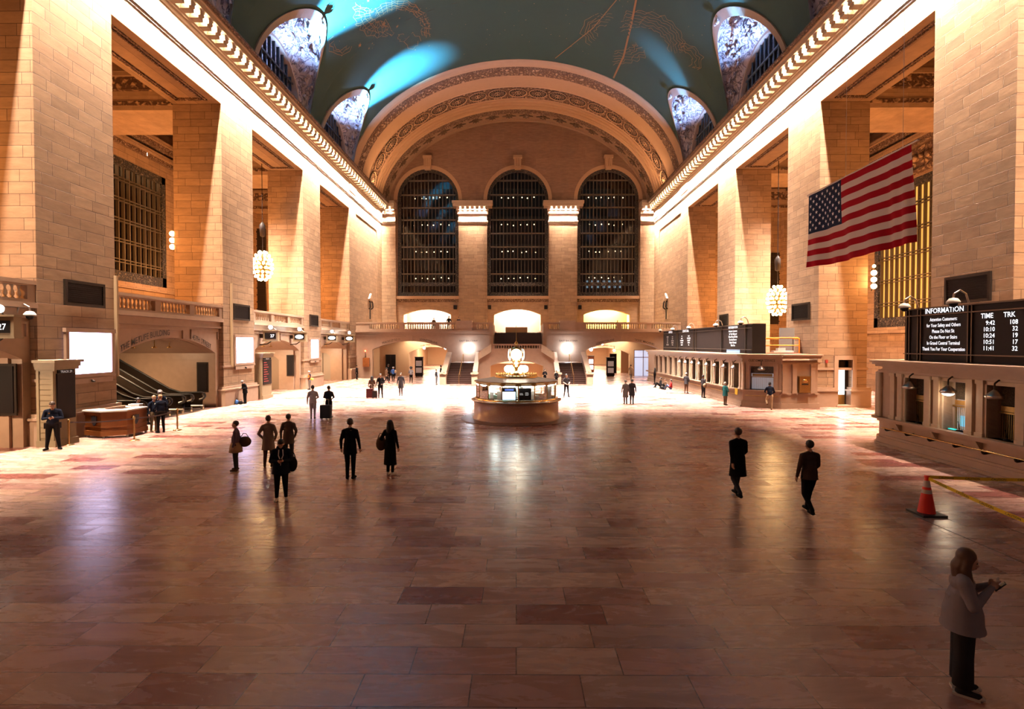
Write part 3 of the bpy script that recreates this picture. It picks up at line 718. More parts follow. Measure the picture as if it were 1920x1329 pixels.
for x in (-8.6, -3.75, 4.15, 8.95):
    lab = {-8.6:'small black loudspeaker box beside the north lit doorway', -3.75:'small black loudspeaker box just north of the middle lit doorway', 4.15:'small black loudspeaker box just south of the middle lit doorway', 8.95:'small black loudspeaker box beside the south lit doorway'}[x]
    tag(MB().box(x-.22, x+.22, YE-.2, YE, 8.9, 9.45).build('wall_speaker', BLACK), lab, 'speaker', 'speakers on the far wall')
# balcony passages behind the lit doorways
m = MB()
for xc in (-12.55, .15, 12.7):
    m.box(xc-3.8, xc+3.8, YE+8, YE+8.2, 5, 11); m.box(xc-3.9, xc-3.7, YE+.9, YE+8, 5, 11); m.box(xc+3.7, xc+3.9, YE+.9, YE+8, 5, 11); m.box(xc-3.8, xc+3.8, YE+.9, YE+8, 9.9, 10.1)
struct(m.build('wall_balcony_passage', CREAM))
# ------------------------------------------------------------ balustrades
BZ = [(.075,0),(.075,.05),(.04,.07),(.075,.16),(.08,.22),(.04,.36),(.035,.42),(.055,.45),(.04,.47),(.07,.5),(.07,.54)]
bal_me = None
def baluster(parent, loc, sc=1):
    global bal_me
    if bal_me is None:
        o = MB().lathe(BZ, n=8).build('baluster', MARBLE2, parent, loc); bal_me = o.data; o.scale = (1,1,sc); return o
    return inst(bal_me, 'baluster', parent, loc, 0, (1,1,sc))
def balustrade(T, a0, a1, dc, z0, h, groups, label, group=None, nb=None):
    """T frame, from a0 to a1 centred on depth dc, base z0, height h, groups = list of (start, end) baluster panels"""
    c = T((a0+a1)/2, dc, z0)
    r = empty('balustrade', c, 0, label, 'balustrade', group)
    T2 = lambda a, d, z: tuple(Vector(T(a, d, z)) - Vector(c))
    bh = .54*h/.95; zb = z0+h*.2
    m = MB(); m.tbox(T2, a0, a1, dc-.2, dc+.2, z0, zb); m.tbox(T2, a0, a1, dc-.26, dc+.26, z0, z0+.07); m.build('plinth', MARBLE, r)
    m = MB(); m.tbox(T2, a0, a1, dc-.24, dc+.24, zb+bh+.06, z0+h); m.tbox(T2, a0, a1, dc-.19, dc+.19, zb+bh, zb+bh+.06); m.build('handrail', MARBLE, r)
    cur = a0; m = MB()
    for g0, g1 in groups:
        if g0 > cur+.01: MB().tbox(T2, cur, g0, dc-.2, dc+.2, zb, zb+bh).build('pedestal_block', MARBLE, r)
        cur = g1
        n = max(1, round((g1-g0)/.27))
        for i in range(n): baluster(r, T2(g0+(g1-g0)*(i+.5)/n, dc, zb), bh/.54)
    if a1 > cur+.01: MB().tbox(T2, cur, a1, dc-.2, dc+.2, zb, zb+bh).build('pedestal_block', MARBLE, r)
    return r

# ------------------------------------------------------------ north (left) bays: arched vestibules below the gallery
s = -1; T = TS(-1)
BF, BH = 5.55, 6.47
for j, (y0, y1) in enumerate(BAYS):
    yc = (y0+y1)/2
    m = MB()
    arch_panel(m, T, y0, y1, 0, 5.0, [(yc, 4.2, 0, 3.42, .93)], 19.3, 19.75)
    m.tbox(T, y0, y1, 19.12, 19.75, 5.0, 5.12); m.tbox(T, y0, y1, 19.2, 19.75, 5.12, 5.4); m.tbox(T, y0, y1, 18.95, 19.8, 5.4, 5.56)
    # sunk panel frames above the arch
    for a0, a1 in ((y0+.15, yc+.9), (yc+1.6, y1-.15)) if j == 1 else ((y0+.15, yc-.35), (yc+.35, y1-.15)):
        m.tbox(T, a0, a1, 19.22, 19.3, 4.78, 4.86); m.tbox(T, a0, a0+.08, 19.22, 19.3, 4.3, 4.8); m.tbox(T, a1-.08, a1, 19.22, 19.3, 4.3, 4.8)
    struct(m.build('wall_left_gallery', MARBLE))
    # gallery floor and vestibule shell
    m = MB(); m.tbox(T, y0, y1, 19.75, 30, 5.3, 5.5)
    arch_panel(m, lambda a,d,z: (SX(-1,d), a, z), y0, y1, 3.0, 5.3, [(yc, 4.2, 3.0, 3.42, .9)], 19.751, 27.0)
    dd = 27 if j != 1 else 30
    m.tbox(T, y0, y0+.2, 19.75, dd, 0, 5.3)
    if j in (0, 2, 3):   # the wall facing the camera has an arched doorway
        T3 = lambda a, d, z: (SX(-1,a), d, z)
        arch_panel(m, T3, 19.76, 24.2, 0, 5.3, [(22.0, .95, 0, 2.6, .45)], y1-.45, y1-.01)
        m.tbox(T, y1-.45, y1, 24.2, 27, 0, 5.3)
    else: m.tbox(T, y1-.35, y1, 19.75, dd, 0, 5.3)
    m.tbox(T, y0, y1, 24.2 if j != 1 else 30, 24.6 if j != 1 else 30.3, 0, 5.3)
    struct(m.build('wall_left_vestibule', MARBLE))
    if j in (0, 2, 3):
        d_ = struct(MB().tbox(lambda a, d, z: (SX(-1,a), d, z), 21.06, 22.94, y1-.16, y1-.1, 0, 3.0).build('door_%d' % (10+j), [BLACK, None, mat('vestibule_door', (.30,.21,.14), .5), mat('vestibule_door_grey', (.40,.32,.25), .4)][j]))
        MB().box(SX(-1,22)-.03, SX(-1,22)+.03, y1-.19, y1-.16, 0, 3.0).build('door_frame', DARK, d_)
    # text-free tall black bronze panel on the side wall
    if j in (0, 1, 2):
        ua, ub, z0, z1 = {0:(18.9+.5, 20.9, 1.25, 3.25), 1:(19.75,20.5,.95,2.85), 2:(19.7,20.35,1.2,3.05)}[j]
        yw = y1-.45 if j != 1 else y1-.35
        m = MB(); m.box(SX(-1,ua), SX(-1,ub), yw-.06, yw, z0, z1); m.box(SX(-1,ua+.1), SX(-1,ub-.1), yw-.09, yw-.06, z0+.1, z1-.1, 1)
        tag(m.build('wall_panel', [DARK, BLACK]), ['tall black ornamental panel at the far left edge beside the beige track gate','tall black panel on the wall beside the escalator landing','tall black panel inside the arch behind the slim track gate'][j], 'panel')
    w = (y1-y0); g = [(y0+.35, y0+2.85), (y0+3.3, y0+5.8), (y0+6.25, y1-.35)]
    balustrade(T, y0, y1, 19.25, BF, BH-BF, g, ['marble balustrade of the gallery at the left edge above the track gate', 'marble balustrade above the escalator arch', 'marble balustrade above the arch of the slim track gate', 'marble balustrade farthest along the north gallery by the corner'][j], 'north gallery balustrades')
    for k, dy in enumerate((-1.4, .3, 1.6)):
        o = empty('vestibule_pendant', (SX(-1,20.8), yc+dy+.4, 3.78), 0, 'small conical pendant lamp under the vestibule arch ceiling, '+['left edge bay','escalator bay','slim gate bay','corner bay'][j], 'lamp', 'vestibule pendants '+['at the left edge','over the escalators','by the slim gate','by the corner'][j])
        MB().lathe([(.02,.22),(.02,.1),(.17,0),(.15,0)], n=12).build('shade', BRASS_D, o)
        MB().lathe([(.02,.45),(.02,.2)], n=6).build('stem', BRASS_D, o)
# the inscriptions over the escalator arch
yc = 29.5
def arc_bend(a_c, x0, z0, k):  # lay text on the segmental arch line
    def f(x, z):
        a = x0 + x; r = 8.0
        dz = -((a)**2)/(2*r); sl = -a/r
        return (a + sl*-1*z*.0 - z*sl*.0, z0 + dz + z)
    return f
TL = lambda x, z: Vector((SX(-1,19.28), yc + x, z))
text('THE METLIFE BUILDING', .44, TL, LETTER, bpy.data.objects['wall_left_gallery.001'], bend=lambda x, z: (x-2.1, 4.50+z-((x-2.1)**2)/17.5), sx=.80)
text('45TH STREET', .44, TL, LETTER, bpy.data.objects['wall_left_gallery.001'], bend=lambda x, z: (x+2.75, 4.46+z-((x+2.75)**2)/17.5), sx=.74)

# escalators behind the first arch
def escalator(y0, y1, label):
    r = empty('escalator', (SX(-1,20), (y0+y1)/2, 0), 0, label, 'escalator', 'escalators up to the building beyond')
    L0 = Vector(r.location)
    pu = [(19.5,0),(20.9,0),(21.5,.2),(30,5.1)]
    def rail(y):
        m = MB(); w = .055
        path = [(19.75,.55),(19.5,.62),(19.38,.78),(19.42,.95),(19.6,1.02),(20.9,1.02),(21.6,1.25),(30,6.1)]
        m.tube([Vector((SX(-1,u), y, z))-L0 for u, z in path], w, 8); m.build('handrail', RUBBER, r)
        m = MB(); bot = [(19.6,.1),(20.9,.1),(21.6,.3),(30,5.15)]; tp = [(19.5,.98),(20.9,.98),(21.6,1.2),(30,6.05)]
        for (a, b), (c, d) in zip(zip(bot, bot[1:]), zip(tp, tp[1:])):
            for yy in (y-.03, y+.03): m.add([Vector((SX(-1,p[0]), yy, p[1]))-L0 for p in (a, b, d, c)], [(0,1,2,3)])
        m.build('balustrade_panel', mat('escalator_panel', (.05,.035,.025), .25, .7), r)
        m = MB(); m.tube([Vector((SX(-1,u), y, z))-L0 for u, z in [(19.55,.93),(19.48,.8),(19.52,.68),(19.75,.6)]], .05, 8)
        m.cyl(Vector((SX(-1,19.55), y-.05, .0))-L0, Vector((SX(-1,19.55), y-.05, .12))-L0, .12, .1, 10); m.build('newel_end', STEEL, r)
        m = MB(); m.tube([Vector((SX(-1,u), y, z))-L0 for u, z in [(19.5,.2),(20.9,.2),(21.6,.42),(30,5.25)]], .07, 6); m.build('skirt', STEEL, r)
    rail(y0+.1); rail(y1-.1)
    m = MB()
    for i in range(24):
        u = 21.0+i*.38; z = max(0, (u-21.0)*.578)
        m.box(SX(-1,u)-L0.x, SX(-1,u+.4)-L0.x, y0+.16-L0.y, y1-.16-L0.y, z-.2, z+.02)
    m.box(SX(-1,19.5)-L0.x, SX(-1,21)-L0.x, y0+.16-L0.y, y1-.16-L0.y, 0, .015); m.build('steps', mat('escalator_step', (.12,.10,.09), .4, .8), r)
    m = MB(); m.cyl(Vector((SX(-1,19.9), y0-.2, .55))-L0, Vector((SX(-1,20.6), y0-.2, .55))-L0, .3, .3, 14); m.box(SX(-1,19.9)-L0.x, SX(-1,20.6)-L0.x, y0-.45-L0.y, y0+.05-L0.y, 0, .5)
    m.build('steel_newel_cowl', STEEL, r)
escalator(31.4, 32.8, 'escalator nearest the black wall panel'); escalator(29.4, 30.8, 'middle escalator with a steel cowl, behind the officers'); escalator(27.4, 28.8, 'escalator behind the police desk')

# lit screens on the piers
for (ya, yb, z0, z1, lab) in ((22.1, 24.45, 2.72, 4.5, 'large landscape lit white-violet screen behind the police desk'), (35.35, 37.7, 2.72, 4.45, 'portrait lit white-violet screen to the left of the slim track gate'), (48.3, 50.2, 2.72, 4.4, 'smallest lit screen above the worker in the orange vest')):
    r = empty('display_screen', (SX(-1,18.95), (ya+yb)/2, z0), 0, lab, 'screen', 'lit pier screens'); h = (yb-ya)/2; H = z1-z0
    MB().box(.0, .06, -h, h, 0, H).build('lit_panel', SCREEN, r)
    m = MB(); m.box(-.0, .12, -h-.16, -h, -.15, H+.15); m.box(0, .12, h, h+.16, -.15, H+.15); m.box(0, .12, -h, h, -.15, 0); m.box(0, .16, -h-.2, h+.2, H+.0, H+.18)
    m.box(0, .1, -h-.05, h+.05, -.42, -.2)
    m.build('frame', MARBLE, r)
    MB().cyl((.1,0,-.32),(.22,0,-.36), .06, .04, 8).build('light_knob', DARK, r)
# conduit riser on the escalator side of pier A
for yy in (24.86, 35.0):
    m = MB(); m.box(SX(-1,18.86), SX(-1,19.0), yy-.05, yy+.05, 2.5, 7.2 if yy < 30 else 8.0)
    o = m.build('conduit', mat('conduit_paint', (.40,.28,.16), .6)); tag(o, 'tall narrow painted conduit running up the pier beside the '+('large lit screen' if yy < 30 else 'portrait lit screen'), 'conduit')

# track gate booths
def gate(ua, ub, y0, y1, label, num):
    r = empty('track_gate', (SX(-1,(ua+ub)/2), (y0+y1)/2, 0), 0, label, 'track gate'); L0 = Vector(r.location)
    X = lambda u: SX(-1,u)-L0.x
    m = MB(); m.box(X(ua), X(ub), y0-L0.y, y1-L0.y, 0, 3.0); m.box(X(ua-.06), X(ub), y0-.06-L0.y, y1+.06-L0.y, 0, .25)
    for q in (ua+.02, ub-.12): m.box(X(q), X(q+.1), y0-.04-L0.y, y0-L0.y, .25, 2.95)
    for i in range(12): m.box(X(ua+.14), X(ub-.14), y0-.015-L0.y, y0-L0.y, .35+i*.21, .35+i*.21+.17)
    m.build('casing', BEIGE, r)
    m = MB(); m.box(X(ua-.08), X(ub), y0-.08-L0.y, y1+.08-L0.y, 3.0, 3.12); m.box(X(ua-.2), X(ub), y0-.2-L0.y, y1+.2-L0.y, 3.28, 3.38); m.box(X(ua-.12), X(ub), y0-.12-L0.y, y1+.12-L0.y, 3.12, 3.28)
    m.build('cornice', BEIGE, r)
    m = MB(); m.box(X(ua-.05), X(ua), y0+.08-L0.y, y1-.08-L0.y, 1.05, 2.85); m.build('departure_panel', BLACK, r)
    m = MB(); m.box(X(ua-.05), X(ua), y0+.12-L0.y, y1-.12-L0.y, 2.86, 2.99); p = m.build('number_plate', BLACK, r)
    text('TRACK '+num, .12, lambda x, z: Vector((X(ua-.056), (y0+y1)/2-L0.y+x, 2.875+z)), LETTER_G, p)
    if num != '29':
        m = MB()
        for i in range(9): m.box(X(ua-.056), X(ua-.05), y0+.15-L0.y, y0+.15+(y1-y0)*(.3+.3*((i*7)%3)/3)-L0.y, 2.62-i*.17, 2.67-i*.17)
        m.build('departure_lines', mat('panel_red', (.3,.03,.03), .5, emit=(.5,.05,.04), es=.07), r)
gate(18.1, 18.8, 20.5, 21.5, 'beige track gate booth with black board, behind the officer on his phone', '29')
gate(18.6, 19.15, 38.45, 39.9, 'slim beige track gate booth with black departure panel inside the second arch', '27')

# hanging sign boxes with round lamps above the arches
def signbox(y, label, lit=True, scr=None, s=-1):
    r = empty('track_sign', (SX(s,18.45), y, 4.25), 0, label, 'sign')
    m = MB(); m.box(-.55, .55, -.14, .16, 0, .72); m.box(-.62, .62, -.2, .2, .72, .78); m.box(-.6, .6, -.18, .2, -.05, 0); m.build('casing', BEIGE, r)
    MB().box(-.42, .42, -.16, -.14, .14, .58).build('dark_face', BLACK, r)
    if lit: MB().sphere((0,-.17,.36), .2, 12, sc=(1.7,.12,.85)).build('lit_face', mat('sign_glow', (1,1,1), .5, emit=(.85,.93,1), es=3), r)
    else: text('27', .3, lambda x, z: Vector((x+.15, -.168, .26+z)), LETTER_W, r)
    m = MB(); m.tube([(0,0,-.04),(s*.3,0,-.24),(s*.84,0,-.3)], .04, 6); m.box(s*.54, s*.84, -.08, .1, .2, .5); m.build('bracket', DARK, r)
    g = MB().sphere((0,-.1,1.0), .15, 12).build('globe_lamp', WHITE_L, r)
    MB().tube([(0,.05,.78),(0,0,.9)], .03, 6).build('lamp_stem', DARK, r)
signbox(39.6, 'beige track sign box reading 27 beside the slim track gate', False); signbox(44.9, 'beige track sign box with lit oval face over the middle of the gallery', True)
signbox(52.8, 'beige track sign box above the corner arch, the one beside the smallest lit screen', True); signbox(58.3, 'beige track sign box farthest along the north wall', True)
signbox(18.8, 'beige sign box at the left edge beside the security camera', False)
def camera_dome(loc, label, s):
    r = empty('security_camera', loc, 0, label, 'camera')
    m = MB(); m.tube([(0,0,.0),(s*-.1,0,.3),(s*-.3,0,.42),(s*-.5,0,.3),(s*-.52,0,.15)], .03, 8); m.build('gooseneck', STEEL, r)
    MB().lathe([(.0,.17),(.12,.14),(.2,.03),(.2,-.03),(.0,-.03)], (s*-.52,0,0), 14).build('housing', mat('camera_white', (.7,.66,.6), .4), r)
    MB().sphere((s*-.52,0,-.04), .13, 10).build('dome', BLACK, r)
camera_dome((SX(-1,19.25), 20.2, 5.1), 'white dome security camera on a gooseneck at the left edge', -1)
for k, y in enumerate((40.8, 46.0, 53.9, 59.2)): camera_dome((SX(-1,19.1), y, 4.8), 'small dome security camera high on the gallery wall, '+['by the first hanging sign','by the second hanging sign','by the third hanging sign','by the corner sign'][k], -1)

# ------------------------------------------------------------ outer walls, windows and ceilings of the aisles
UO = 30.5
for s in (-1, 1):
    T = TS(s); sw = 'left' if s < 0 else 'right'
    m = MB()
    wz0, wz1 = (8.85, 18.3) if s < 0 else (5.4, 16.8)
    wins = [((a+b)/2, 3.55, wz0, wz1, 0) for a, b in BAYS]
    base = 5.5 if s < 0 else 0
    arch_panel(m, T, 5, 62, base, 24, wins, UO, UO+.6, n=1)
    m.tbox(T, 5, 62, UO-.15, UO, wz0-.5, wz0-.25); m.tbox(T, 5, 62, UO-.5, UO, 19.6, 19.9); m.tbox(T, 5, 62, UO-.9, UO, 20.6, 20.9); m.tbox(T, 5, 62, UO-.25, UO, 19.3, 19.6, 1); m.tbox(T, 5, 62, UO-.7, UO, 20.2, 20.6, 1)
    m.tbox(T, 61, 62, 19.2, UO, base, 24)
    struct(m.build('wall_outer_'+sw, [STONE, ORN_FINE]))
    m = MB(); m.tbox(T, 5, 62, 22, UO+1, 22.2, 22.5)
    struct(m.build('ceiling_aisle_'+sw, mat('aisle_ceiling', (.16,.10,.06), .8)))
    for (y0, y1) in PY[1:] + [(60.1, 64)]:
        m = MB(); m.tbox(T, y0, min(y1, 61.9), 22.1, UO, 18.9, 22.2); m.tbox(T, y0-.25, y0, 22.1, UO, 20.1, 20.9, 1); m.tbox(T, y0-.4, y0, 22.1, UO, 20.9, 21.2); m.tbox(T, y0-.08, y0, 22.1, UO, 19.2, 19.45, 1)
        struct(m.build('trim_aisle_beam_'+sw, [STONE_FINE, ORN]))
        m = MB(); m.tbox(T, y0+.2, min(y1-.2, 61.9), UO-.7, UO, base, 19.3)
        struct(m.build('trim_outer_pilaster_'+sw, STONE))
    for k, (a, b) in enumerate(BAYS):
        if k == 0: continue
        yc = (a+b)/2
        gm = mat('amber_lit_glass', (.4,.25,.1), .4, emit=(1,.50,.10), es=1.0) if (s > 0) else (MATS.get('aisle_glass') or glass('aisle_glass', trans=.8))
        w = struct(MB().tbox(T, yc-3.55, yc+3.55, UO+.4, UO+.42, wz0, wz1).build('window_%d' % (30+k+(10 if s > 0 else 0)), gm))
        m = MB()
        for i in range(-6, 7):
            wd = .055; y = yc+i*.59; m.tbox(T, y-wd, y+wd, UO+.15, UO+.38, wz0, wz1)
            if i % 2 == 0: m.tbox(T, y-.11, y+.11, UO+.2, UO+.34, wz0, wz1)
        for q in range(1, 6):
            z = wz0+(wz1-wz0)*q/6; m.tbox(T, yc-3.55, yc+3.55, UO+.1, UO+.36, z-.14, z-.08); m.tbox(T, yc-3.55, yc+3.55, UO+.1, UO+.36, z+.08, z+.14)
        m.build('mullions', IRON, w)
        m = MB()
        for q in (-1, 1): m.tbox(T, yc+q*3.55, yc+q*3.1, UO+.05, UO+.35, wz0, wz1)
        m.tbox(T, yc-3.55, yc+3.55, UO+.05, UO+.35, wz1-.6, wz1); m.tbox(T, yc-3.55, yc+3.55, UO+.05, UO+.35, wz0, wz0+.8)
        m.build('lattice_border', ornament('iron_lattice_s', (.15,.11,.07), (.012,.01,.01), 4.0) if 'iron_lattice_s' not in MATS else MATS['iron_lattice_s'], w)
        if s > 0:
            m = MB(); m.tbox(T, yc-3.9, yc+3.9, UO-.3, UO, wz1+.2, wz1+.5)
            m.add([], []); 
            for q in range(9):
                cc = Vector(T(yc-2.6+q*.65, UO-.25, wz1+1.35)); m.lathe([(0,0)], tuple(cc), 3) if False else m.sphere(tuple(cc), .42 if q == 4 else .3, 8, sc=(.5,1,1.2 if q == 4 else 1))
            m.tbox(T, yc-3.2, yc+3.2, UO-.12, UO, wz1+.6, wz1+2.2)
            m.build('carved_panel', ORN, w)
    # room beyond the outer windows
    if s < 0:
        m = MB(); m.tbox(T, 24, 62, UO+5, UO+5.3, 5, 22); m.tbox(T, 24, 62, UO+.6, UO+5, 4.8, 5); m.tbox(T, 24, 62, UO+.6, UO+5, 19, 19.3)
        for y in (36.2, 49.2): m.tbox(T, y-.6, y+.6, UO+3.4, UO+5, 5, 19)
        struct(m.build('wall_outer_room', CREAM))
    else:
        m = MB(); m.tbox(T, 22, 60, UO-.02, UO-.0, 0, .01)
# three-globe sconces on the aisle side of the second piers
for s, px, py in ((-1, 327, 450), (1, 1629, 525)):
    u = 22.25; y = 34.3 if s < 0 else 33.9
    z = 10.65 if s < 0 else 8.05
    r = empty('wall_sconce', (SX(s,u), y, z), 0, 'vertical sconce of glowing bulbs at the inner edge of the '+('north' if s < 0 else 'south')+' pier', 'sconce')
    m = MB(); m.cyl((0,.05,-.7),(0,.05,.7), .03, .03, 6); m.build('backplate', DARK, r)
    for k in range(3 if s < 0 else 4):
        MB().sphere((0,-.15,-.42+.42*k), .17 if k < 3 else .1, 10).build('globe', WARM_L, r)

# ------------------------------------------------------------ chandeliers
def chandelier(x, y, z, label, rodz=22):
    r = empty('chandelier', (x, y, z), 0, label, 'chandelier')
    m = MB(); prof = [(.05,-1.2),(.35,-1.1),(.58,-.7),(.66,-.2),(.62,.3),(.45,.8),(.25,1.1),(.05,1.2)]
    m.lathe(prof, n=16); m.build('basket', BRASS, r)
    m = MB()
    for q, (rr_, zz) in enumerate([(.3,-1.2),(.55,-.95),(.7,-.62),(.78,-.25),(.77,.12),(.7,.48),(.55,.82),(.3,1.1)]):
        n = max(5, int(rr_*16))
        for i in range(n): a = 2*PI*(i+.5*(q%2))/n; m.sphere((rr_*math.cos(a), rr_*math.sin(a), zz), .125, 6)
    m.build('bulbs', WARM_L, r)
    MB().cyl((0,0,1.0),(0,0,rodz-z), .03, .03, 6).build('rod', DARK, r)
    MB().lathe([(.03,2.4),(.2,2.5),(.25,3.4),(.1,3.6),(.03,3.7)], n=10).build('counterweight', DARK, r)
    return r
CH = [(-21.6, 45.4, 10.7, 'round glowing chandelier hanging in the north aisle above the slim track gate'), (21.9, 45.0, 7.7, 'round glowing chandelier hanging in the south aisle above the ticket counter')]
for c in CH: chandelier(*c)
# upper dark signs hanging panel visible in the bay behind the chandeliers
for s in (-1, 1):
    z0, z1 = (7.3, 16) if s < 0 else (6.0, 13.2)
    x = -26.5 if s < 0 else 26.0; y = 55.4 if s < 0 else 54.0
    m = MB(); m.box(x-.45, x+.45, y, y+.2, z0, z1); 
    for i in range(12): zc = z0+(z1-z0)*(i+.5)/12; m.box(x-.5, x+.5, y-.05, y, zc-.06, zc+.06)
    tag(m.build('window_slit', [DARK]), 'tall narrow dark bronze window strip behind the '+('north' if s < 0 else 'south')+' chandelier', 'window strip')

# ------------------------------------------------------------ east balcony front, arches and passages
YB = 62.5
m = MB()
arch_panel(m, TF, SX(-1,19), SX(1,19), 0, 5.15, [(-12.5, 4.4, 0, 3.35, 1.0), (12.6, 4.4, 0, 3.3, 1.0)], YB, YB+.6)
m.box(SX(-1,19), SX(1,19), YB-.12, YB, 4.95, 5.1); m.box(SX(-1,19), -2.6, YB-.3, YB+.6, 5.4, 5.6); m.box(3.0, SX(1,19), YB-.3, YB+.6, 5.4, 5.6); m.box(SX(-1,19), -2.6, YB-.1, YB+.6, 5.15, 5.4); m.box(3.0, SX(1,19), YB-.1, YB+.6, 5.15, 5.4)
for xc in (-12.5, 12.6):
    m.box(xc-.35, xc+.35, YB-.1, YB, 4.35, 5.0)
    for a, b in ((xc-4.9, xc-.5), (xc+.5, xc+4.9)):
        m.box(a, b, YB-.06, YB, 4.82, 4.9); 
bw = struct(m.build('wall_balcony_front', MARBLE))
m = MB(); m.box(SX(-1,19), -2.6, YB+.6, YE+.9, 5.2, 5.6); m.box(3.0, SX(1,19), YB+.6, YE+.9, 5.2, 5.6); m.box(-2.6, 3.0, YB+.6, YE+.9, 5.0, 5.34)
for xc in (-12.55, .15, 12.7): m.box(xc-3.8, xc+3.8, YE+.9, YE+8, 5.2, 5.4)
struct(m.build('floor_balcony', MARBLE))
TB = lambda x, z: Vector((x, YB-.07, z))
def atext(sx_, xc, off, zc, sz, y=YB-.012, wsc=.8, par=bw, k=20):
    text(sx_, sz, lambda x, z: Vector((xc+x, y, z)), LETTER, par, bend=lambda x, z: (x+off, zc+z-((x+off)**2)/k), sx=wsc)
atext('TRACKS 27 TO 11', -12.5, -2.2, 4.52, .34); atext('LEXINGTON AVE', -12.5, 2.2, 4.52, .34)
atext('LEXINGTON AVE', 12.6, -2.2, 4.46, .34); atext('TICKET MACHINES', 12.6, 2.4, 4.46, .34)
text('EAST BALCONY', .3, lambda x, z: Vector((-5.6+x, YB-.012, 4.28+z)), LETTER, bw); text('EAST BALCONY', .3, lambda x, z: Vector((6.1+x, YB-.012, 4.28+z)), LETTER, bw)
m = MB()
YP = 67.5
arch_panel(m, TF, -17.5, -7.6, 0, 5.2, [(-10.6, 3.0, 0, 2.9, .75)], YP, YP+.5)
arch_panel(m, TF, 7.8, 17.8, 0, 5.2, [(11.0, 3.3, 0, 2.75, .8)], YP, YP+.5)
p2 = struct(m.build('wall_passage_arch', CREAM))
atext('42ND STREET PASSAGE ARCADE', -10.6, 0, 3.85, .26, YP-.012, .8, p2, 14); atext('42ND STREET SUBWAY CENTER', 11.0, 0, 3.75, .26, YP-.012, .8, p2, 14)
m = MB()
for x0, x1 in ((-17.3, -7.7), (8.0, 17.6)):
    m.box(x0-.3, x0, YB+.6, 104, 0, 5.2); m.box(x1, x1+.3, YB+.6, 104, 0, 5.2); m.box(x0, x1, 104, 104.3, 0, 5.2); m.box(x0, x1, YP+.5, 104, 4.3, 4.5); m.box(x0, x1, YB+.6, YP, 5.0, 5.2)
m.box(-17.3, -14.0, 74, 74.4, 0, 4.3); m.box(-14.0, -13.6, 68, 74.4, 0, 4.3); m.box(14.5, 17.6, 74, 74.4, 0, 4.3)
struct(m.build('wall_passage', CREAM))
# doors along the passages
for k, (x, y, w, h, lab) in enumerate(((-15.9, 67.4, 1.1, 2.6, 'dark'), (16.0, 67.4, 2.2, 3.2, 'glass'), (13.4, 73.9, .8, 2.6, 'dark'))):
    d = struct(MB().box(x-w/2, x+w/2, y-.05, y+.05, 0, h).build('door_%d' % (k+1), BLACK if lab == 'dark' else mat('lit_shop_glass', (.5,.55,.7), .3, emit=(.6,.68,.95), es=.8)))
    m = MB(); m.box(x-w/2-.08, x-w/2, y-.1, y, 0, h+.08); m.box(x+w/2, x+w/2+.08, y-.1, y, 0, h+.08); m.box(x-w/2, x+w/2, y-.1, y, h, h+.08); m.box(x-.04, x+.04, y-.1, y, 0, h)
    if lab == 'glass': m.box(x-w/2, x+w/2, y-.1, y, 2.3, 2.38)
    m.build('door_frame', BRASS if lab == 'glass' else DARK, d)
# free-standing advertising kiosks
def kiosk(x, y, w, h, dark, label):
    r = empty('sign_kiosk', (x, y, 0), 0, label, 'kiosk')
    MB().box(-w/2, w/2, -.25, .25, .12, h).build('cabinet', BLACK if dark else WOODP, r)
    MB().box(-w/2+.05, w/2-.05, -.2, .2, 0, .12).build('base', DARK, r)
    pm = mat('poster_dim', (.25,.18,.15), .5, emit=(.5,.38,.32), es=.35, ) if dark else mat('poster_lit', (.9,.9,.9), .5, emit=(1,.96,.92), es=1.6)
    for a, b in ((.2, .47), (.55, .83)): MB().box(-w/2+.12, w/2-.12, -.28, -.25, h*a, h*b).build('poster', pm, r)
    MB().box(-w/2-.04, w/2+.04, -.29, .29, h, h+.08).build('cap', DARK, r)
kiosk(-12.0, 67.0-1.2, .95, 2.35, True, 'black free-standing poster kiosk in the north passage'); kiosk(-15.3+1.0, 72.6, .75, 2.3, False, 'kiosk with brightly lit posters behind the black kiosk, north passage')
kiosk(11.6, 65.8, .95, 2.3, True, 'black free-standing poster kiosk in the south passage'); kiosk(10.4, 74.5, .85, 2.3, False, 'wooden kiosk with lit posters beyond the black kiosk, south passage')
def ball_lamp(loc, rr_, mt, label, cat='lamp', arm=True):
    r = empty('globe_lamp', loc, 0, label, cat)
    MB().sphere((0,0,0), rr_, 14).build('globe', mt, r)
    if arm: MB().tube([(0,0,rr_),(0,0,rr_+.25)], .03, 6).build('stem', DARK, r)
ball_lamp((-8.9, YP-.4, 3.55), .22, WHITE_L, 'bright ceiling globe in the north passage near the stairs'); ball_lamp((-11.6, YP-.4, 3.5), .16, WHITE_L, 'small bright ceiling globe over the north passage kiosks'); ball_lamp((-9.5, YB+.8, 4.45-.3), .12, WHITE_L, 'small bright lamp under the crown of the north passage arch')
ball_lamp((9.4, YP-.4, 3.35), .22, WHITE_L, 'bright ceiling globe in the south passage near the stairs'); ball_lamp((12.3, YP-.4, 3.2), .16, WHITE_L, 'small bright ceiling globe over the south passage'); ball_lamp((10.2, YB+.8, 4.0), .12, WHITE_L, 'small bright lamp under the crown of the south passage arch')
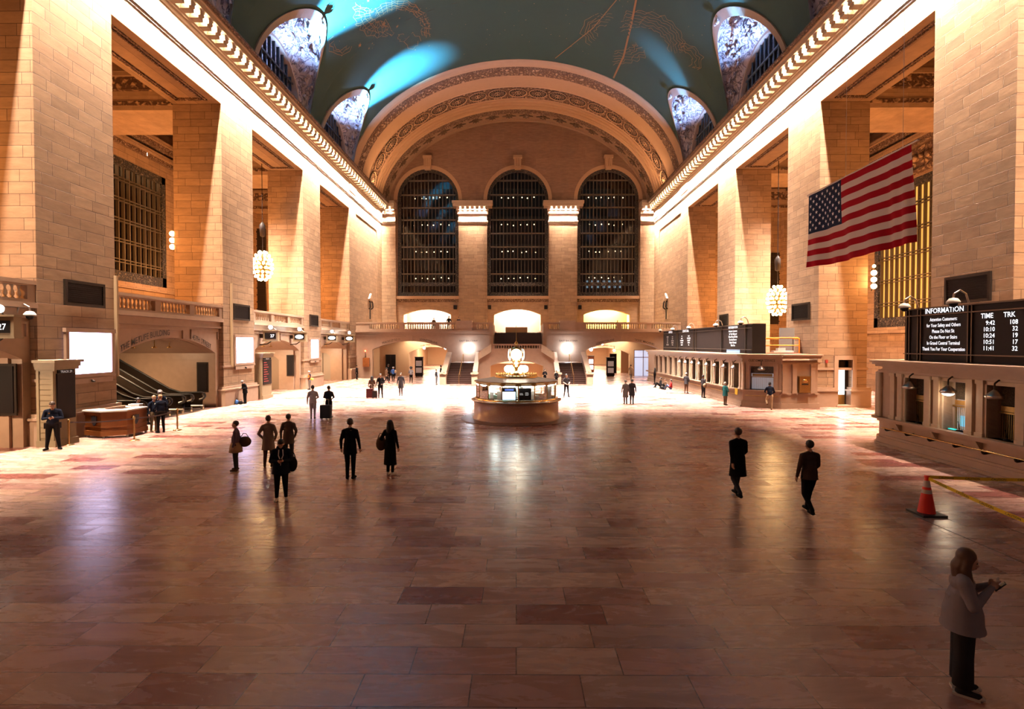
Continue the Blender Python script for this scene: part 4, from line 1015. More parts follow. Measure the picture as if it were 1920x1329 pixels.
# red alarm lamp with wooden cabinet by the north corner
r = empty('alarm_cabinet', (-17.6, YB-.1, 1.35), 0, 'brown wooden wall cabinet with a small red alarm lamp above', 'cabinet')
MB().box(-.38,.38,-.12,.08,0,1.05).build('cabinet_box', WOODP, r); MB().cyl((-.1,0,1.05),(-.1,0,1.75), .02,.02,6).build('conduit', DARK, r); MB().sphere((-.1,-.05,1.85), .09, 10).build('alarm_lamp', mat('alarm_red', (1,.1,.05), .5, emit=(1,.12,.04), es=12), r)

gz = [(-17.3,-13.2),(-12.9,-8.9),(-8.6,-6.2)]
balustrade(TF, SX(-1,19), -2.7, YB-.02+.15, 5.6, .95, [(-17.2,-13.6),(-13.1,-9.5),(-9.0,-5.3),(-4.6,-3.2)], 'long marble balustrade on the far balcony, north of the central stair', 'far balcony balustrades')
balustrade(TF, 3.1, SX(1,19), YB+.13, 5.6, .95, [(3.7,5.2),(8.2,11.8),(12.3,15.2),(15.8,18.2)], 'long marble balustrade on the far balcony, south of the central stair', 'far balcony balustrades')
for x, lab in ((-5.2,'north'), (6.0,'south')):
    tag(MB().box(x-.95-.9*(x<0), x+.95-.9*(x<0)+0, YB-.25, YB+.5, 5.6, 6.75).build('balcony_pedestal', MARBLE), 'solid stone block interrupting the far balcony rail on the '+lab+' side', 'block')
m = MB(); m.box(-1.3, 1.35, YB+2.3, YB+3.0, 5.341, 6.05); tag(m.build('balcony_desk', mat('desk_tan', (.5,.3,.14), .5)), 'tan desk standing in the bright central doorway at the head of the stairs', 'desk')

# ------------------------------------------------------------ stairs
def steps(x0, x1, y0, z0, n, rise, tread, name, label):
    m = MB()
    for i in range(n): m.box(x0, x1, y0+i*tread, y0+n*tread+.3, z0+i*rise, z0+(i+1)*rise); m.box(x0, x1, y0+i*tread-.03, y0+i*tread+.05, z0+(i+1)*rise-.035, z0+(i+1)*rise+.003)
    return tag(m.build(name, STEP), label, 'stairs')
SF0, SFT = 53.4, .36
# centre block x range -4.1..4.1 ; side flights outside
for sg, lab in ((-1, 'north'), (1, 'south')):
    xa, xb = sg*4.35, sg*7.1
    st = steps(min(xa,xb), max(xa,xb), SF0, 0, 12, .165, SFT, 'staircase', 'dark marble '+lab+' side flight of the grand staircase')
    y1 = SF0+12*SFT
    m = MB(); m.box(min(xa,xb), max(xa,xb), y1, YB, 0, 1.98); struct(m.build('floor_stair_landing', MARBLE))
    # outer parapet, sloped
    def parapet(xc, w, ya, yb, za, zb, zc, name, lb):
        r = empty(name, (xc, ya, 0), 0, lb, 'parapet')
        m = MB(); P_ = lambda y, z, dx: (dx, y-ya, z)
        for dx0, dx1, a, b, c, mi in ((-w/2, w/2, 0, zb, zc, 0), (-w/2-.07, w/2+.07, 0, zb+.14, zc+.14, 1)):
            lo = (0, 0) if mi == 0 else (zb-.02, zc-.02)
            vs = [P_(ya,lo[0],dx0),P_(yb,lo[1],dx0),P_(yb,c,dx0),P_(ya,b,dx0),P_(ya,lo[0],dx1),P_(yb,lo[1],dx1),P_(yb,c,dx1),P_(ya,b,dx1)]
            (m if mi == 0 else m).add(vs, [(0,1,2,3),(4,5,6,7),(0,1,5,4),(1,2,6,5),(2,3,7,6),(3,0,4,7)], 0)
        m.build('sloping_wall', MARBLE, r)
        m = MB(); m.box(-w/2-.12, w/2+.12, -.5, .1, 0, zb+.05); m.box(-w/2-.2, w/2+.2, -.6, .15, zb+.05, zb+.2); m.cyl((0,-.25,zb+.2),(0,-.25,zb+.34), .2, .2, 12)
        m.build('newel', MARBLE2, r)
    parapet(sg*7.3, .4, SF0-.1, y1+.4, 0, .95, 3.0, 'stair_parapet', 'sloping outer stone parapet of the '+lab+' stair flight')
    parapet(sg*4.15, .35, SF0-.1, y1+.2, 0, .95, 3.0, 'stair_parapet', 'sloping inner stone parapet of the '+lab+' stair flight')
    # centre brass handrail
    r = empty('stair_handrail', (sg*5.75, SF0, 0), 0, 'thin brass centre handrail on the '+lab+' stair flight', 'handrail')
    m = MB(); m.tube([(0,0,0),(0,0,.9),(0,y1-SF0,2.9),(0,y1-SF0+.3,2.9),(0,y1-SF0+.3,2.0)], .03, 8); m.build('rail', BRASS_D, r)
    m = MB(); [m.cyl((0,(y1-SF0)*f,1.98*f),(0,(y1-SF0)*f,.9+2*f), .02,.02,6) for f in (.33,.66)]; m.build('posts', BRASS_D, r)
    m = MB(); m.box(min(xa,xb)+.05, max(xa,xb)-.05, y1+.3, y1+.36, 1.98, 2.05)
    # floodlight ball on the landing wall
    ball_lamp((sg*5.75+.2, YB-.35, 3.55), .2, COOL_L, 'dazzling cool white globe lamp above the '+lab+' stair landing', arm=True)
# stair centre block: front wall with arched passage, curved shoulders
m = MB()
T4 = lambda a, d, z: (a, d, z)
arch_panel(m, T4, -3.95, 3.95, 0, 3.0, [(.05, 2.75, 0, 1.72, .52)], 55.6, 56.1)
m.box(-3.95, -3.6, 56.1, YB, 0, 2.8); m.box(3.6, 3.95, 56.1, YB, 0, 2.8)
m.prism([(-3.95,3.0),(3.95,3.0),(2.5,3.55),(-2.4,3.55)], T4, 55.6, 56.1); 
arch_ring(m, T4, .05, 1.72, 2.75, .52, .2, 55.5, 55.6)
m.box(-3.7, 3.7, 56.1, 58.5, 2.95, 3.1)
cb = struct(m.build('wall_stair_centre', MARBLE))
text('DINING CONCOURSE', .22, lambda x, z: Vector((x, 55.58, z)), LETTER, cb, bend=lambda x, z: (x, 2.74+z-(x*x)/14), sx=.8)
m = MB(); m.box(-3.6, 3.6, 59.5, 59.8, 0, 3); m.box(-3.6, 3.6, 56.1, 59.5, 2.9, 2.95); struct(m.build('wall_lower_ramp', mat('ramp_wall', (.72,.55,.38), .7)))
balustrade(TF, -2.45, 2.55, 55.85, 3.3, .72, [(-2.25,2.35)], 'short marble balustrade of the stair landing behind the clock')
for sg in (-1, 1):
    a = [(sg*2.6, 3.2), (sg*3.95, 2.35), (sg*3.95, 3.05), (sg*3.6, 3.35), (sg*2.6, 4.02)]
    tag(MB().prism(a, T4, 55.3, 55.59).build('stair_shoulder', MARBLE2), 'sloping carved stone shoulder on the '+('north' if sg < 0 else 'south')+' side of the landing balustrade', 'stone shoulder')
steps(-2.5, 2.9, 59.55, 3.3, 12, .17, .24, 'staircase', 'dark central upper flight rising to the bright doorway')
m = MB(); m.box(-2.9, -2.55, 58, 63.5, 3, 6.2); m.box(2.95, 3.3, 58, 63.5, 3, 6.2); m.box(-4.1, 4.1, 58.0, 59.6, 1.9, 3.3)
struct(m.build('wall_upper_stair', MARBLE))

# niche lamps on the side walls near the far corner
for s in (-1, 1):
    r = empty('wall_lantern', (SX(s,19.13), 68.6, 7.2), 0, 'pedimented stone lantern niche on the '+('north' if s < 0 else 'south')+' wall near the far corner', 'wall niche')
    q = -s
    m = MB(); m.box(0, q*.12, -.55, .55, 0, 2.4); m.box(0, q*.3, -.75, .75, 2.4, 2.6); m.prism([(-.8,2.6),(.8,2.6),(0,3.3)], lambda a,d,z: (d*q, a, z), 0, .32)
    m.build('stone_surround', MARBLE2, r)
    MB().box(q*.12, q*.14, -.3, .3, 0, 2.0).build('dark_slot', BLACK, r)
    for k in (-1, 1): MB().tube([(q*.1,k*.5,1.3),(q*.35,k*.55,1.5),(q*.3,k*.55,2.1),(q*.2,k*.55,2.3)], .09, 8).build('bracket_scroll', DARK, r)

# ------------------------------------------------------------ south (right) ticket counters
def ticket_window(r, T, ac, w, lit=False, dim=.0, big=False):
    zb, zt = 1.14, 2.75
    m = MB()
    m.tbox(T, ac-w/2+.04, ac+w/2-.04, .42, .44, zb, zt)
    g = m.build('window_pane', mat('ticket_glass_lit', (.4,.36,.34), .4, emit=(.8,.75,.8), es=.32) if lit else BLACK, r)
    m = MB()
    for i in range(int(w/.07)): a = ac-w/2+.06+i*.07; m.tbox(T, a-.009, a+.009, .34, .36, zb, zb+.75)
    m.tbox(T, ac-w/2, ac+w/2, .3, .38, zb+.75, zb+.8); m.tbox(T, ac-w/2+.1, ac+w/2-.1, .3, .36, zb+.82, zb+.98)
    m.build('brass_grille', BRASS_D, r)
    m = MB(); m.tbox(T, ac-w/2+.04, ac+w/2-.04, .36, .37, zb+1.0, zt-.04); m.build('lattice_screen', MATS.get('ticket_lattice') or ornament('ticket_lattice', (.35,.22,.12), (.03,.02,.015), 14), r)
    m = MB(); m.tbox(T, ac-w/2-.12, ac-w/2, -.05, .3, zb-.04, zt+.1); m.tbox(T, ac+w/2, ac+w/2+.12, -.05, .3, zb-.04, zt+.1); m.tbox(T, ac-w/2-.12, ac+w/2+.12, -.05, .3, zt+.0, zt+.12)
    m.build('stone_frame', MARBLE2, r)
def lantern(r, T, ac, lit):
    z = 2.42
    m = MB(); m.tube([T(ac,.25,z+.42), T(ac,-.1,z+.5), T(ac,-.22,z+.4), T(ac,-.22,z+.2)], .025, 6); m.build('lamp_bracket', DARK, r)
    c = Vector(T(ac,-.22,z)); m = MB(); m.lathe([(.03,.22),(.08,.18),(.22,.05),(.24,0),(.2,-.05)], tuple(c), 8); m.build('lamp_shade', STEEL if not lit else STEEL, r)
    if lit: m = MB(); m.sphere(tuple(c-Vector((0,0,.03))), .15, 10, sc=(1.2,1.2,.7)); m.build('lamp_glass', WHITE_L, r)
def counter(T, a0, a1, wins, w, r, ends=(True, True), depth=4.2, lamps=()):
    m = MB()
    arch_panel(m, T, a0, a1, 0, 3.0, [(a, w/2, 1.12, 2.75, 0) for a, l in wins], 0, .5, n=1)
    m.tbox(T, a0, a1, .5, depth, 2.9, 3.0); m.tbox(T, a0, a1, depth-.2, depth, 0, 3.0)
    m.tbox(T, a0, a1, .5, .6, 0, 1.1)
    m.build('counter_body', MARBLE, r)
    m = MB(); m.tbox(T, a0-.0, a1+.0, -.1, .0, 0, .32); m.tbox(T, a0, a1, -.16, 0, 0, .1); m.tbox(T, a0, a1, -.06, 0, .32, .4); m.build('base_moulding', MARBLE, r)
    m = MB(); m.tbox(T, a0, a1, -.3, .3, 1.05, 1.12); m.tbox(T, a0, a1, -.24, 0, .98, 1.05); m.build('ledge', MARBLE, r)
    m = MB()
    for q, (d, z0, z1) in enumerate(((-.08, 2.88, 2.96), (-.05, 2.96, 3.12), (-.18, 3.12, 3.2), (-.3, 3.2, 3.28), (-.4, 3.28, 3.36))): m.tbox(T, a0, a1, d, depth, z0, z1)
    m.build('cornice', MARBLE, r)
    for a, l in wins: ticket_window(r, T, a, w, l)
    ms = MB()
    cs = sorted(a for a, l in wins)
    mids = [cs[0]-(cs[1]-cs[0])/2] + [(p+q)/2 for p, q in zip(cs, cs[1:])] + [cs[-1]+(cs[1]-cs[0])/2] if len(cs) > 1 else []
    for a in mids:
        mp2 = MB()
        for da in (-.2, .2) if w < 1 else (-.17, .17):
            mp2.tbox(T, a+da-.12, a+da+.12, -.1, 0, 1.12, 2.88); mp2.tbox(T, a+da-.15, a+da+.15, -.13, 0, 1.12, 1.24); mp2.tbox(T, a+da-.15, a+da+.15, -.13, 0, 2.76, 2.88)
        mp2.build('pilaster_pair', MARBLE2, r)

def frame_from(p0, p1):   # a runs p0->p1, depth d points to the left-hand normal away from the hall
    p0 = Vector(p0); p1 = Vector(p1); d = (p1-p0).normalized(); n = Vector((d.y, -d.x))
    if n.x < 0: n = -n
    return (lambda a, dd, z: (p0.x + d.x*a + n.x*dd, p0.y + d.y*a + n.y*dd, z)), (p1-p0).length
# near counter: from the rounded end (y 21.6) towards the camera
r = empty('ticket_counter', (0,0,0), 0, 'near marble ticket counter with rounded end and brass rail, under the board with times', 'ticket counter')
Tn, Ln = frame_from((14.6, 21.3), (14.35, 9.0))
nw = [(1.75, False), (3.55, True), (5.3, False), (7.1, False), (8.9, False)]
counter(Tn, 0, Ln, nw, .95, r, lamps=())
for a, l in nw: lantern(r, Tn, a, l)
# rounded end of the near counter
m = MB(); cx_, cy_ = 16.4, 21.3; ang = [PI, PI/2]; N = 10
def rnd(rad, z0, z1, mb_):
    pts = [(cx_+rad*math.cos(PI-PI/2*i/N), cy_+rad*.62*math.sin(PI-PI/2*i/N)) for i in range(N+1)] + [(18.8, cy_+rad*.62), (18.8, cy_-.2), (cx_-rad, cy_-.2)]
    k = len(pts); mb_.add([(x,y,z0) for x,y in pts]+[(x,y,z1) for x,y in pts], [tuple(range(k)), tuple(range(k,2*k))]+[(i,(i+1)%k,k+(i+1)%k,k+i) for i in range(k)])
rnd(1.8, 0, 3.0, m); m.build('rounded_end', MARBLE, r)
m = MB(); rnd(1.96, 0, .1, m); rnd(1.9, .1, .32, m); rnd(2.1, 1.05, 1.12, m); rnd(1.88, 2.88, 2.96, m); rnd(1.98, 3.12, 3.2, m); rnd(2.1, 3.2, 3.28, m); rnd(2.2, 3.28, 3.36, m); m.build('end_mouldings', MARBLE, r)
m = MB()
for i in range(5):
    a = PI - PI/2*(i+.4)/5; x, y = cx_+1.84*math.cos(a), cy_+1.84*.62*math.sin(a); m.cyl((x,y,1.12),(x,y,2.88), .11, .11, 8)
m.build('end_pilasters', MARBLE2, r)
m = MB(); m.tube([Tn(.4,-.3,.74), Tn(Ln,-.3,.78)], .028, 8); m.build('brass_rail', BRASS, r)
m = MB()
for i in range(9): a = .6+i*1.1; m.tube([Tn(a,0,.7), Tn(a,-.26,.66), Tn(a,-.3,.73)], .04, 6)
m.build('rail_brackets', DARK, r)
for i in range(6): a = 1.0+i*1.8; MB().prism([(0,1.0),(0,.7),(-.08,.72),(-.24,1.0)], lambda d_, q_, z_, a=a: Tn(a+q_, d_, z_), -.06, .06).build('ledge_bracket', MARBLE2, r)
o = MB(); o.cyl(Tn(.25,-.25,1.13), Tn(.25,-.25,1.14), .1,.1,8)
# lit work screen seen through the second window
for i, (z0, z1, c) in enumerate(((1.2,1.5,(.2,.7,1)), (1.52,1.7,(.9,.95,1)))):
    pass
sc_ = tag(MB().tbox(Tn, 3.3, 3.75, .385, .4, 1.25, 1.6).build('monitor', mat('monitor_blue', (.1,.4,.8), .4, emit=(.12,.5,1), es=2)), 'small blue glowing monitor behind the lit ticket window grille', 'monitor')
tag(MB().tbox(Tn, 3.15, 3.4, .1, .2, 1.125, 1.16).build('card_reader', mat('reader_teal', (.05,.5,.5), .4, emit=(.05,.8,.7), es=.8)), 'small teal-lit card reader on the ledge at the lit ticket window', 'card reader')
for k, a in enumerate((1.75, 3.6, 5.35)):
    rr_ = empty('microphone', Tn(a, .12, 1.125), 0, 'small black desk microphone on the ledge at the '+['window nearest the rounded end','brightly lit ticket window','dark ticket window nearest the right edge'][k], 'microphone')
    MB().lathe([(0,.04),(.09,.03),(.09,0)], n=10).build('base', BLACK, rr_); MB().tube([(0,0,.03),(0,.02,.2),(-.05,.0,.32)], .012, 6).build('stem', BLACK, rr_)

# far counter
r = empty('ticket_counter', (14.6,47,0), 0, 'far long marble ticket counter with a row of dark grilled windows', 'ticket counter')
L0 = Vector(r.location)
def rel(Tq, L0=L0): return lambda a, d, z: tuple(Vector(Tq(a,d,z)) - L0)
Tf_, Lf = frame_from((14.5, 34.2), (14.7, 59.5)); Tf_ = rel(Tf_)
fw = [(.75+1.7*i+.2, False) for i in range(13)]
counter(Tf_, 0, Lf, fw, .85, r)
for a, l in fw[:8]: lantern(r, Tf_, a, False)
m = MB(); m.tube([Tf_(.4,-.3,.76), Tf_(Lf-1,-.3,.76)], .025, 6); m.build('brass_rail', BRASS_D, r)
Tc_, Lc = frame_from((14.5, 34.2), (16.35, 33.05)); 
def flipn(p0, p1, L0=L0):
    p0 = Vector(p0); p1 = Vector(p1); d = (p1-p0).normalized(); n = Vector((-d.y, d.x))
    if n.y < 0: n = -n
    return (lambda a, dd, z: (p0.x+d.x*a+n.x*dd-L0.x, p0.y+d.y*a+n.y*dd-L0.y, z)), (p1-p0).length
Tc_, Lc = flipn((14.5, 34.2), (16.35, 33.05))
m = MB(); arch_panel(m, Tc_, 0, Lc, 0, 3.0, [(Lc/2, .68, 1.12, 2.6, 0)], 0, .3, n=1); m.build('chamfer_wall', MARBLE, r)
m = MB()
for d, z0, z1 in ((-.1,0,.32),(-.06,.32,.4),(-.28,1.05,1.12),(-.08,2.75,2.85),(-.2,3.1,3.2),(-.3,3.2,3.28),(-.4,3.28,3.36),(-.05,2.85,3.1)): m.tbox(Tc_, -.05, Lc+.05, d, .3, z0, z1)
m.tbox(Tc_, .15, .4, -.08, 0, 1.12, 2.75); m.tbox(Tc_, Lc-.4, Lc-.15, -.08, 0, 1.12, 2.75); m.build('chamfer_mouldings', MARBLE, r)
ticket_window(r, Tc_, Lc/2, 1.36, True); lantern(r, Tc_, Lc/2, False)
m = MB(); m.tube([Tc_(.2,-.28,.76), Tc_(Lc-.1,-.28,.76)], .025, 6); m.build('chamfer_rail', BRASS_D, r)
text('CUSTOMER SERVICE', .2, lambda x, z: Vector(Tc_(Lc/2+x, -.06, 2.9+z)), LETTER, r, sx=.85)
Te_, Le = flipn((16.35, 33.05), (18.75, 33.3))
m = MB(); m.tbox(Te_, 0, Le, 0, .8, 0, 3.0)
for a in (.2, .85, 2.05): m.tbox(Te_, a-.14, a+.14, -.1, 0, 1.0, 2.75); m.tbox(Te_, a-.18, a+.18, -.14, 0, 2.65, 2.75); m.tbox(Te_, a-.17, a+.17, -.12, 0, .95, 1.1)
for d, z0, z1 in ((-.1,0,.32),(-.08,2.75,2.85),(-.2,3.1,3.2),(-.3,3.2,3.28),(-.4,3.28,3.36),(-.05,.85,.95)): m.tbox(Te_, -.05, Le+.1, d, .3, z0, z1)
m.build('end_wall', MARBLE, r)
# brass mailbox
Tm, _ = flipn((16.35, 33.05), (18.75, 33.3), Vector((0,0,0)))
mbx = empty('mailbox', Tm(1.45, -.1, 1.0), 0, 'ornate gilded brass mailbox on the end of the far ticket counter', 'mailbox')
m = MB(); m.box(-.33,.33,-.12,.1,0,.95); m.box(-.37,.37,-.16,.1,.95,1.02); m.box(-.36,.36,-.15,.1,0,.06); m.build('box_body', BRASS_D, mbx)
m = MB(); m.sphere((0,-.12,.72), .14, 12, sc=(1.2,.4,.8)); m.lathe([(.12,0),(.15,.01)], (0,-.13,.3), 12); m.build('emblem', BRASS, mbx)
MB().box(-.2,.2,-.135,-.12,.48,.56).build('letter_slot', BLACK, mbx)
# yellow notice on the far counter
tag(MB().tbox(Tf_, .05, .45, -.32, -.3, .75, 1.15).build('notice_board', mat('notice_yellow', (.75,.42,.03), .5), None, tuple(L0)), 'small yellow notice hung at the end of the far counter ledge', 'notice')

# small lit glass door in the south pier
d = struct(MB().box(SX(1,20.27), SX(1,20.95), 34.5, 34.55, .12, 2.35).build('door_4', mat('door_lit_glass', (.9,.95,1), .4, emit=(.85,.95,1), es=3)))
m = MB(); m.box(SX(1,20.95), SX(1,21.15), 34.45, 34.6, .12, 2.9); m.box(SX(1,20.25), SX(1,21.15), 34.45, 34.6, 2.35, 2.9); m.build('door_frame', DARK, d)
MB().box(SX(1,20.27), SX(1,20.95), 34.46, 34.5, .12, .75).build('kick_plate', BRASS_D, d)
struct(MB().box(SX(1,20.1), SX(1,21.3), 33.85, 35.2, 0, .12).build('trim_door_step', MARBLE))
m = MB(); m.box(SX(1,20.0), SX(1,20.25), 33.98, 34.1, 0, 3.0); m.box(SX(1,21.15), SX(1,21.4), 33.98, 34.1, 0, 3.0); m.box(SX(1,20.0), SX(1,21.4), 33.98, 34.1, 3.0, 3.25); struct(m.build('trim_door_surround', MARBLE))
o = tag(MB().box(SX(1,19.45), SX(1,19.6), 34.0, 34.09, 2.8, 3.0).build('alarm_box', mat('alarm_box_red', (.35,.04,.03), .5)), 'tiny red fire alarm box above the pedestal, left of the lit pier door', 'alarm')
ball_lamp((SX(1,21.9)-.0, 33.0-.9, .9+.1), .17, WARM_L, 'low glowing warm globe lamp at the aisle edge beside the near counter end', arm=True)

# ------------------------------------------------------------ departure boards
def board(p0, p1, z0, z1, depth, label, cells, mats_=True, endcap=False):
    r = empty('departure_board', (p0[0], p0[1], z0), 0, label, 'departure board'); Lz = Vector(r.location)
    p0v = Vector(p0); p1v = Vector(p1); d = (p1v-p0v).normalized(); n = Vector((d.y, -d.x)); n = n if n.x > 0 else -n
    Tq = lambda a, dd, z: (d.x*a+n.x*dd, d.y*a+n.y*dd, z)
    Lq = (p1v-p0v).length; H = z1-z0
    m = MB(); m.tbox(Tq, 0, Lq, .05, depth, 0, H); m.build('cabinet', mat('board_black', (.014,.011,.011), .6, spec=.1), r)
    m = MB(); brz = mat('board_bronze', (.10,.07,.05), .35, .8)
    for z in (H*.13, H*.86): m.tbox(Tq, 0, Lq, -.01, .06, z-.02, z+.02)
    m.tbox(Tq, 0, Lq, -.03, .08, H-.05, H)
    for a in cells: m.tbox(Tq, a-.02, a+.02, -.01, .06, 0, H); m.tbox(Tq, a+.13, a+.17, -.01, .06, 0, H)
    m.build('frame_bars', brz, r)
    return r, Tq, Lq, H
# near board: a runs from the far end toward the camera
r, Tq, Lq, H = board((15.3, 21.2), (15.1, 9.0), 3.37, 5.36, .9, 'near black departure board headed INFORMATION with the safety notice and train times', [.15, .75, 3.05, 6.2, 8.6])
def bt(s_, size, a, z, mt=LETTER_W, al='CENTER', sx=1): text(s_, size, lambda x, zz: Vector(Tq(a+x, .035, z+zz)), mt, r, align=al, sx=sx)
bt('INFORMATION', .26, 1.95, H*.885, sx=1.0)
for i, s_ in enumerate(['Attention Customers:', 'for Your Safety and Others', 'Please Do Not Sit', 'On the Floor or Stairs', 'In Grand Central Terminal', 'Thank You For Your Cooperation']):
    bt(s_, .175, 1.93, 1.47-i*.215, sx=.80)
bt('TIME', .23, 3.75, H*.74, sx=.95); bt('TRK', .23, 4.55, H*.74, sx=.95)
for i, (a_, b_) in enumerate([('9:42','108'), ('10:10','32'), ('10:24','19'), ('10:51','17'), ('11:41','32')]):
    bt(a_, .2, 4.05, 1.25-i*.205, al='RIGHT'); bt(b_, .2, 4.85, 1.25-i*.205, al='RIGHT')
for k, a in enumerate((.62, 2.95)):
    camera_dome(Tuple3 if False else tuple(Vector(Tq(a, .1, H+.05)) + Vector(r.location)), 'dome security camera hooked over the near board, '+['above its far end','above the end of the INFORMATION heading'][k], 1)
o = tag(MB().box(16.35,16.42,21.25,21.32,3.36,4.55).build('red_post', mat('post_red', (.5,.03,.02), .4)), 'thin red post at the far end of the near board', 'post')
# far board: a from the near end (y 35.3) to y 56.5
r, Tq, Lq, H = board((15.5, 56.5), (15.5, 35.3), 3.37, 5.36, .95, 'far black departure board above the long ticket counter', [4.6, 5.0, 9.6, 10.2, 16.0, 20.2])
bt('ARRIVALS', .3, 2.6, H*.87); bt('DEPARTURES', .3, 7.4, H*.87); bt('INFORMATION', .24, 18.1, H*.88)
for i in range(5):
    for a in (1.6, 3.3): bt(['NEW HAVEN','STAMFORD','10:07 26','9:55 18','9:49 27'][(i+int(a))%5], .17, a, 1.3-i*.2, LETTER_G, sx=.8)
    for a in (6.3, 8.3): bt(['POUGHKEEPSIE','9:42','SOUTHEAST','10:10 32','CROTON'][(i*2+int(a))%5], .17, a, 1.3-i*.2, LETTER_W, sx=.8)
for i, s_ in enumerate(['Attention Customers:', 'for Your Safety and', 'Others Please Do Not', 'Sit on the Floor or', 'Stairs in Terminal', 'Thank You']): bt(s_, .2, 18.1, 1.5-i*.205, LETTER_W, sx=.85)
MB().tbox(Tq, 17, 19.3, .03, .045, .02, .24).build('lit_strip', mat('blue_strip', (.3,.5,.8), .4, emit=(.35,.5,.7), es=.7), r)
for k, a in enumerate((.5, 4.9, 9.7, 16.0, 20.5)):
    camera_dome(tuple(Vector(Tq(a, .1, H+.05)) + Vector(r.location)), 'tiny dome security camera on top of the far board, '+['at its far end','between the first two headings','left of the blank panel','right of the blank panel','at its near corner'][k], 1)
m = MB()
for z in (3.6, 4.35): m.tube([(15.45, 35.2, z+.05), (15.45, 34.2, z+.05)], .03, 6)
# orange scissor-lift rail on the counter top
r = empty('work_platform_rail', (17.7, 35.6, 3.36), 0, 'orange guard rail of a work platform on top of the far counter', 'guard rail')
m = MB(); m.tube([(-1.15,0,0),(-1.15,0,.95),(-1.05,0,1.05),(1.0,0,1.05),(1.1,0,.95),(1.1,0,0)], .04, 8); m.tube([(-1.15,0,.55),(1.1,0,.55)], .035, 8); m.tube([(-1.15,1.2,0),(-1.15,1.2,1.0),(1.1,1.2,1.0),(1.1,1.2,0)], .035, 8)
m.tube([(-1.15,0,1.0),(-1.15,1.2,1.0)], .035, 6); m.tube([(1.1,0,1.0),(1.1,1.2,1.0)], .035, 6); m.build('rails', mat('safety_orange', (.85,.26,.02), .4), r)
MB().box(-1.2,1.2,-.1,1.3,0,.06).build('platform_deck', mat('deck_red', (.35,.07,.02), .5), r)
m = MB(); m.box(-.6,.7,-.2,.3,.0,.12); m.box(-.3,.2,-.1,.2,.12,.3); tag(m.build('dust_sheet', mat('sheet_white', (.8,.76,.72), .8), None, (17.6, 35.5, 3.44)), 'crumpled white sheet lying inside the orange guard rail', 'sheet')
tag(MB().box(17.9,18.9,36.4,36.5,3.36,5.1).build('grey_panel', mat('panel_grey', (.28,.27,.26), .5)), 'flat grey panel leaning against the pier behind the orange guard rail', 'panel')

# ------------------------------------------------------------ the information booth with clock
BX, BY = 0.0, 28.8
r = empty('information_booth', (BX, BY, 0), 0, 'round pink marble information booth with glass panes in the middle of the hall', 'information booth')
MB().lathe([(0,.0),(2.98,.0),(2.98,.03),(2.9,.035),(2.3,.035)], n=64, smooth=False).build('floor_ring', mat('ring_marble', (.15,.08,.06), .35, noise=.2), r)
MB().lathe([(2.33,.03),(2.33,.12),(2.27,.14),(2.27,.98)], n=64).build('marble_drum', PINK, r)
MB().lathe([(2.27,.96),(2.42,1.0),(2.44,1.04),(2.42,1.08),(2.1,1.08)], n=64).build('counter_rim', mat('rim_metal', (.62,.52,.42), .25, .9), r)
MB().lathe([(2.24,1.08),(2.24,1.16),(2.12,1.16)], n=64).build('brass_tray', BRASS, r)
RG = 2.14; NP = 16
for i in range(NP):
    a0 = -PI/2 + math.radians(3) + 2*PI*i/NP; a1 = a0+2*PI/NP
    p, q = Vector((RG*math.cos(a0), RG*math.sin(a0), 0)), Vector((RG*math.cos(a1), RG*math.sin(a1), 0))
    MB().add([p+Vector((0,0,1.16)), q+Vector((0,0,1.16)), q+Vector((0,0,1.88)), p+Vector((0,0,1.88))], [(0,1,2,3)]).build('glass_pane', GLASS_C, r)
    m = MB(); m.cyl((p.x,p.y,1.14),(p.x,p.y,2.0), .026, .026, 8); m.build('brass_post', BRASS_D, r)
    c = (p+q)/2*.97; nx = Vector((c.x, c.y, 0)).normalized(); tx = Vector((-nx.y, nx.x, 0))
    m = MB(); m.obox(c+Vector((0,0,1.9)), tx, nx, Vector((0,0,1)), .26, .1, .035); m.obox(c+Vector((0,0,1.85)), tx, nx, Vector((0,0,1)), .15, .08, .03); m.build('pane_light', mat('booth_light', (1,1,1), .5, emit=(.95,1,.97), es=6), r)
m = MB(); m.lathe([(2.14,1.88),(2.18,1.9),(2.18,1.95),(2.26,2.0),(2.26,2.05),(2.2,2.07)], n=NP, a0=-PI/2+math.radians(3), a1=2*PI-PI/2+math.radians(3), smooth=False); m.build('roof_fascia', BRASS_D, r)
MB().lathe([(2.24,2.06),(1.1,2.24)], n=NP, a0=-PI/2+math.radians(3), a1=2*PI-PI/2+math.radians(3), smooth=False).build('roof', mat('roof_panels', (.42,.33,.27), .4), r)
MB().lathe([(2.1,1.93),(.2,1.93)], n=32).build('soffit', mat('booth_soffit', (.02,.02,.02), .5), r)
MB().lathe([(1.15,2.2),(1.15,2.3),(1.05,2.34),(.2,2.34)], n=40).build('upper_deck', BRASS_D, r)
m = MB()
for i in range(36): a = 2*PI*i/36; m.cyl((1.1*math.cos(a),1.1*math.sin(a),2.3),(1.1*math.cos(a),1.1*math.sin(a),2.46), .035, .012, 6)
m.lathe([(1.1,2.36),(1.12,2.38),(1.1,2.4)], n=40); m.build('cresting', BRASS_D, r)
MB().lathe([(0,1.16),(1.2,1.16),(1.2,.6)], n=24).build('inner_desk', mat('desk_dark', (.06,.045,.04), .5), r)
MB().lathe([(.35,1.1),(.35,1.93)], n=16).build('inner_column', mat('column_steel', (.4,.38,.33), .35, .6), r)
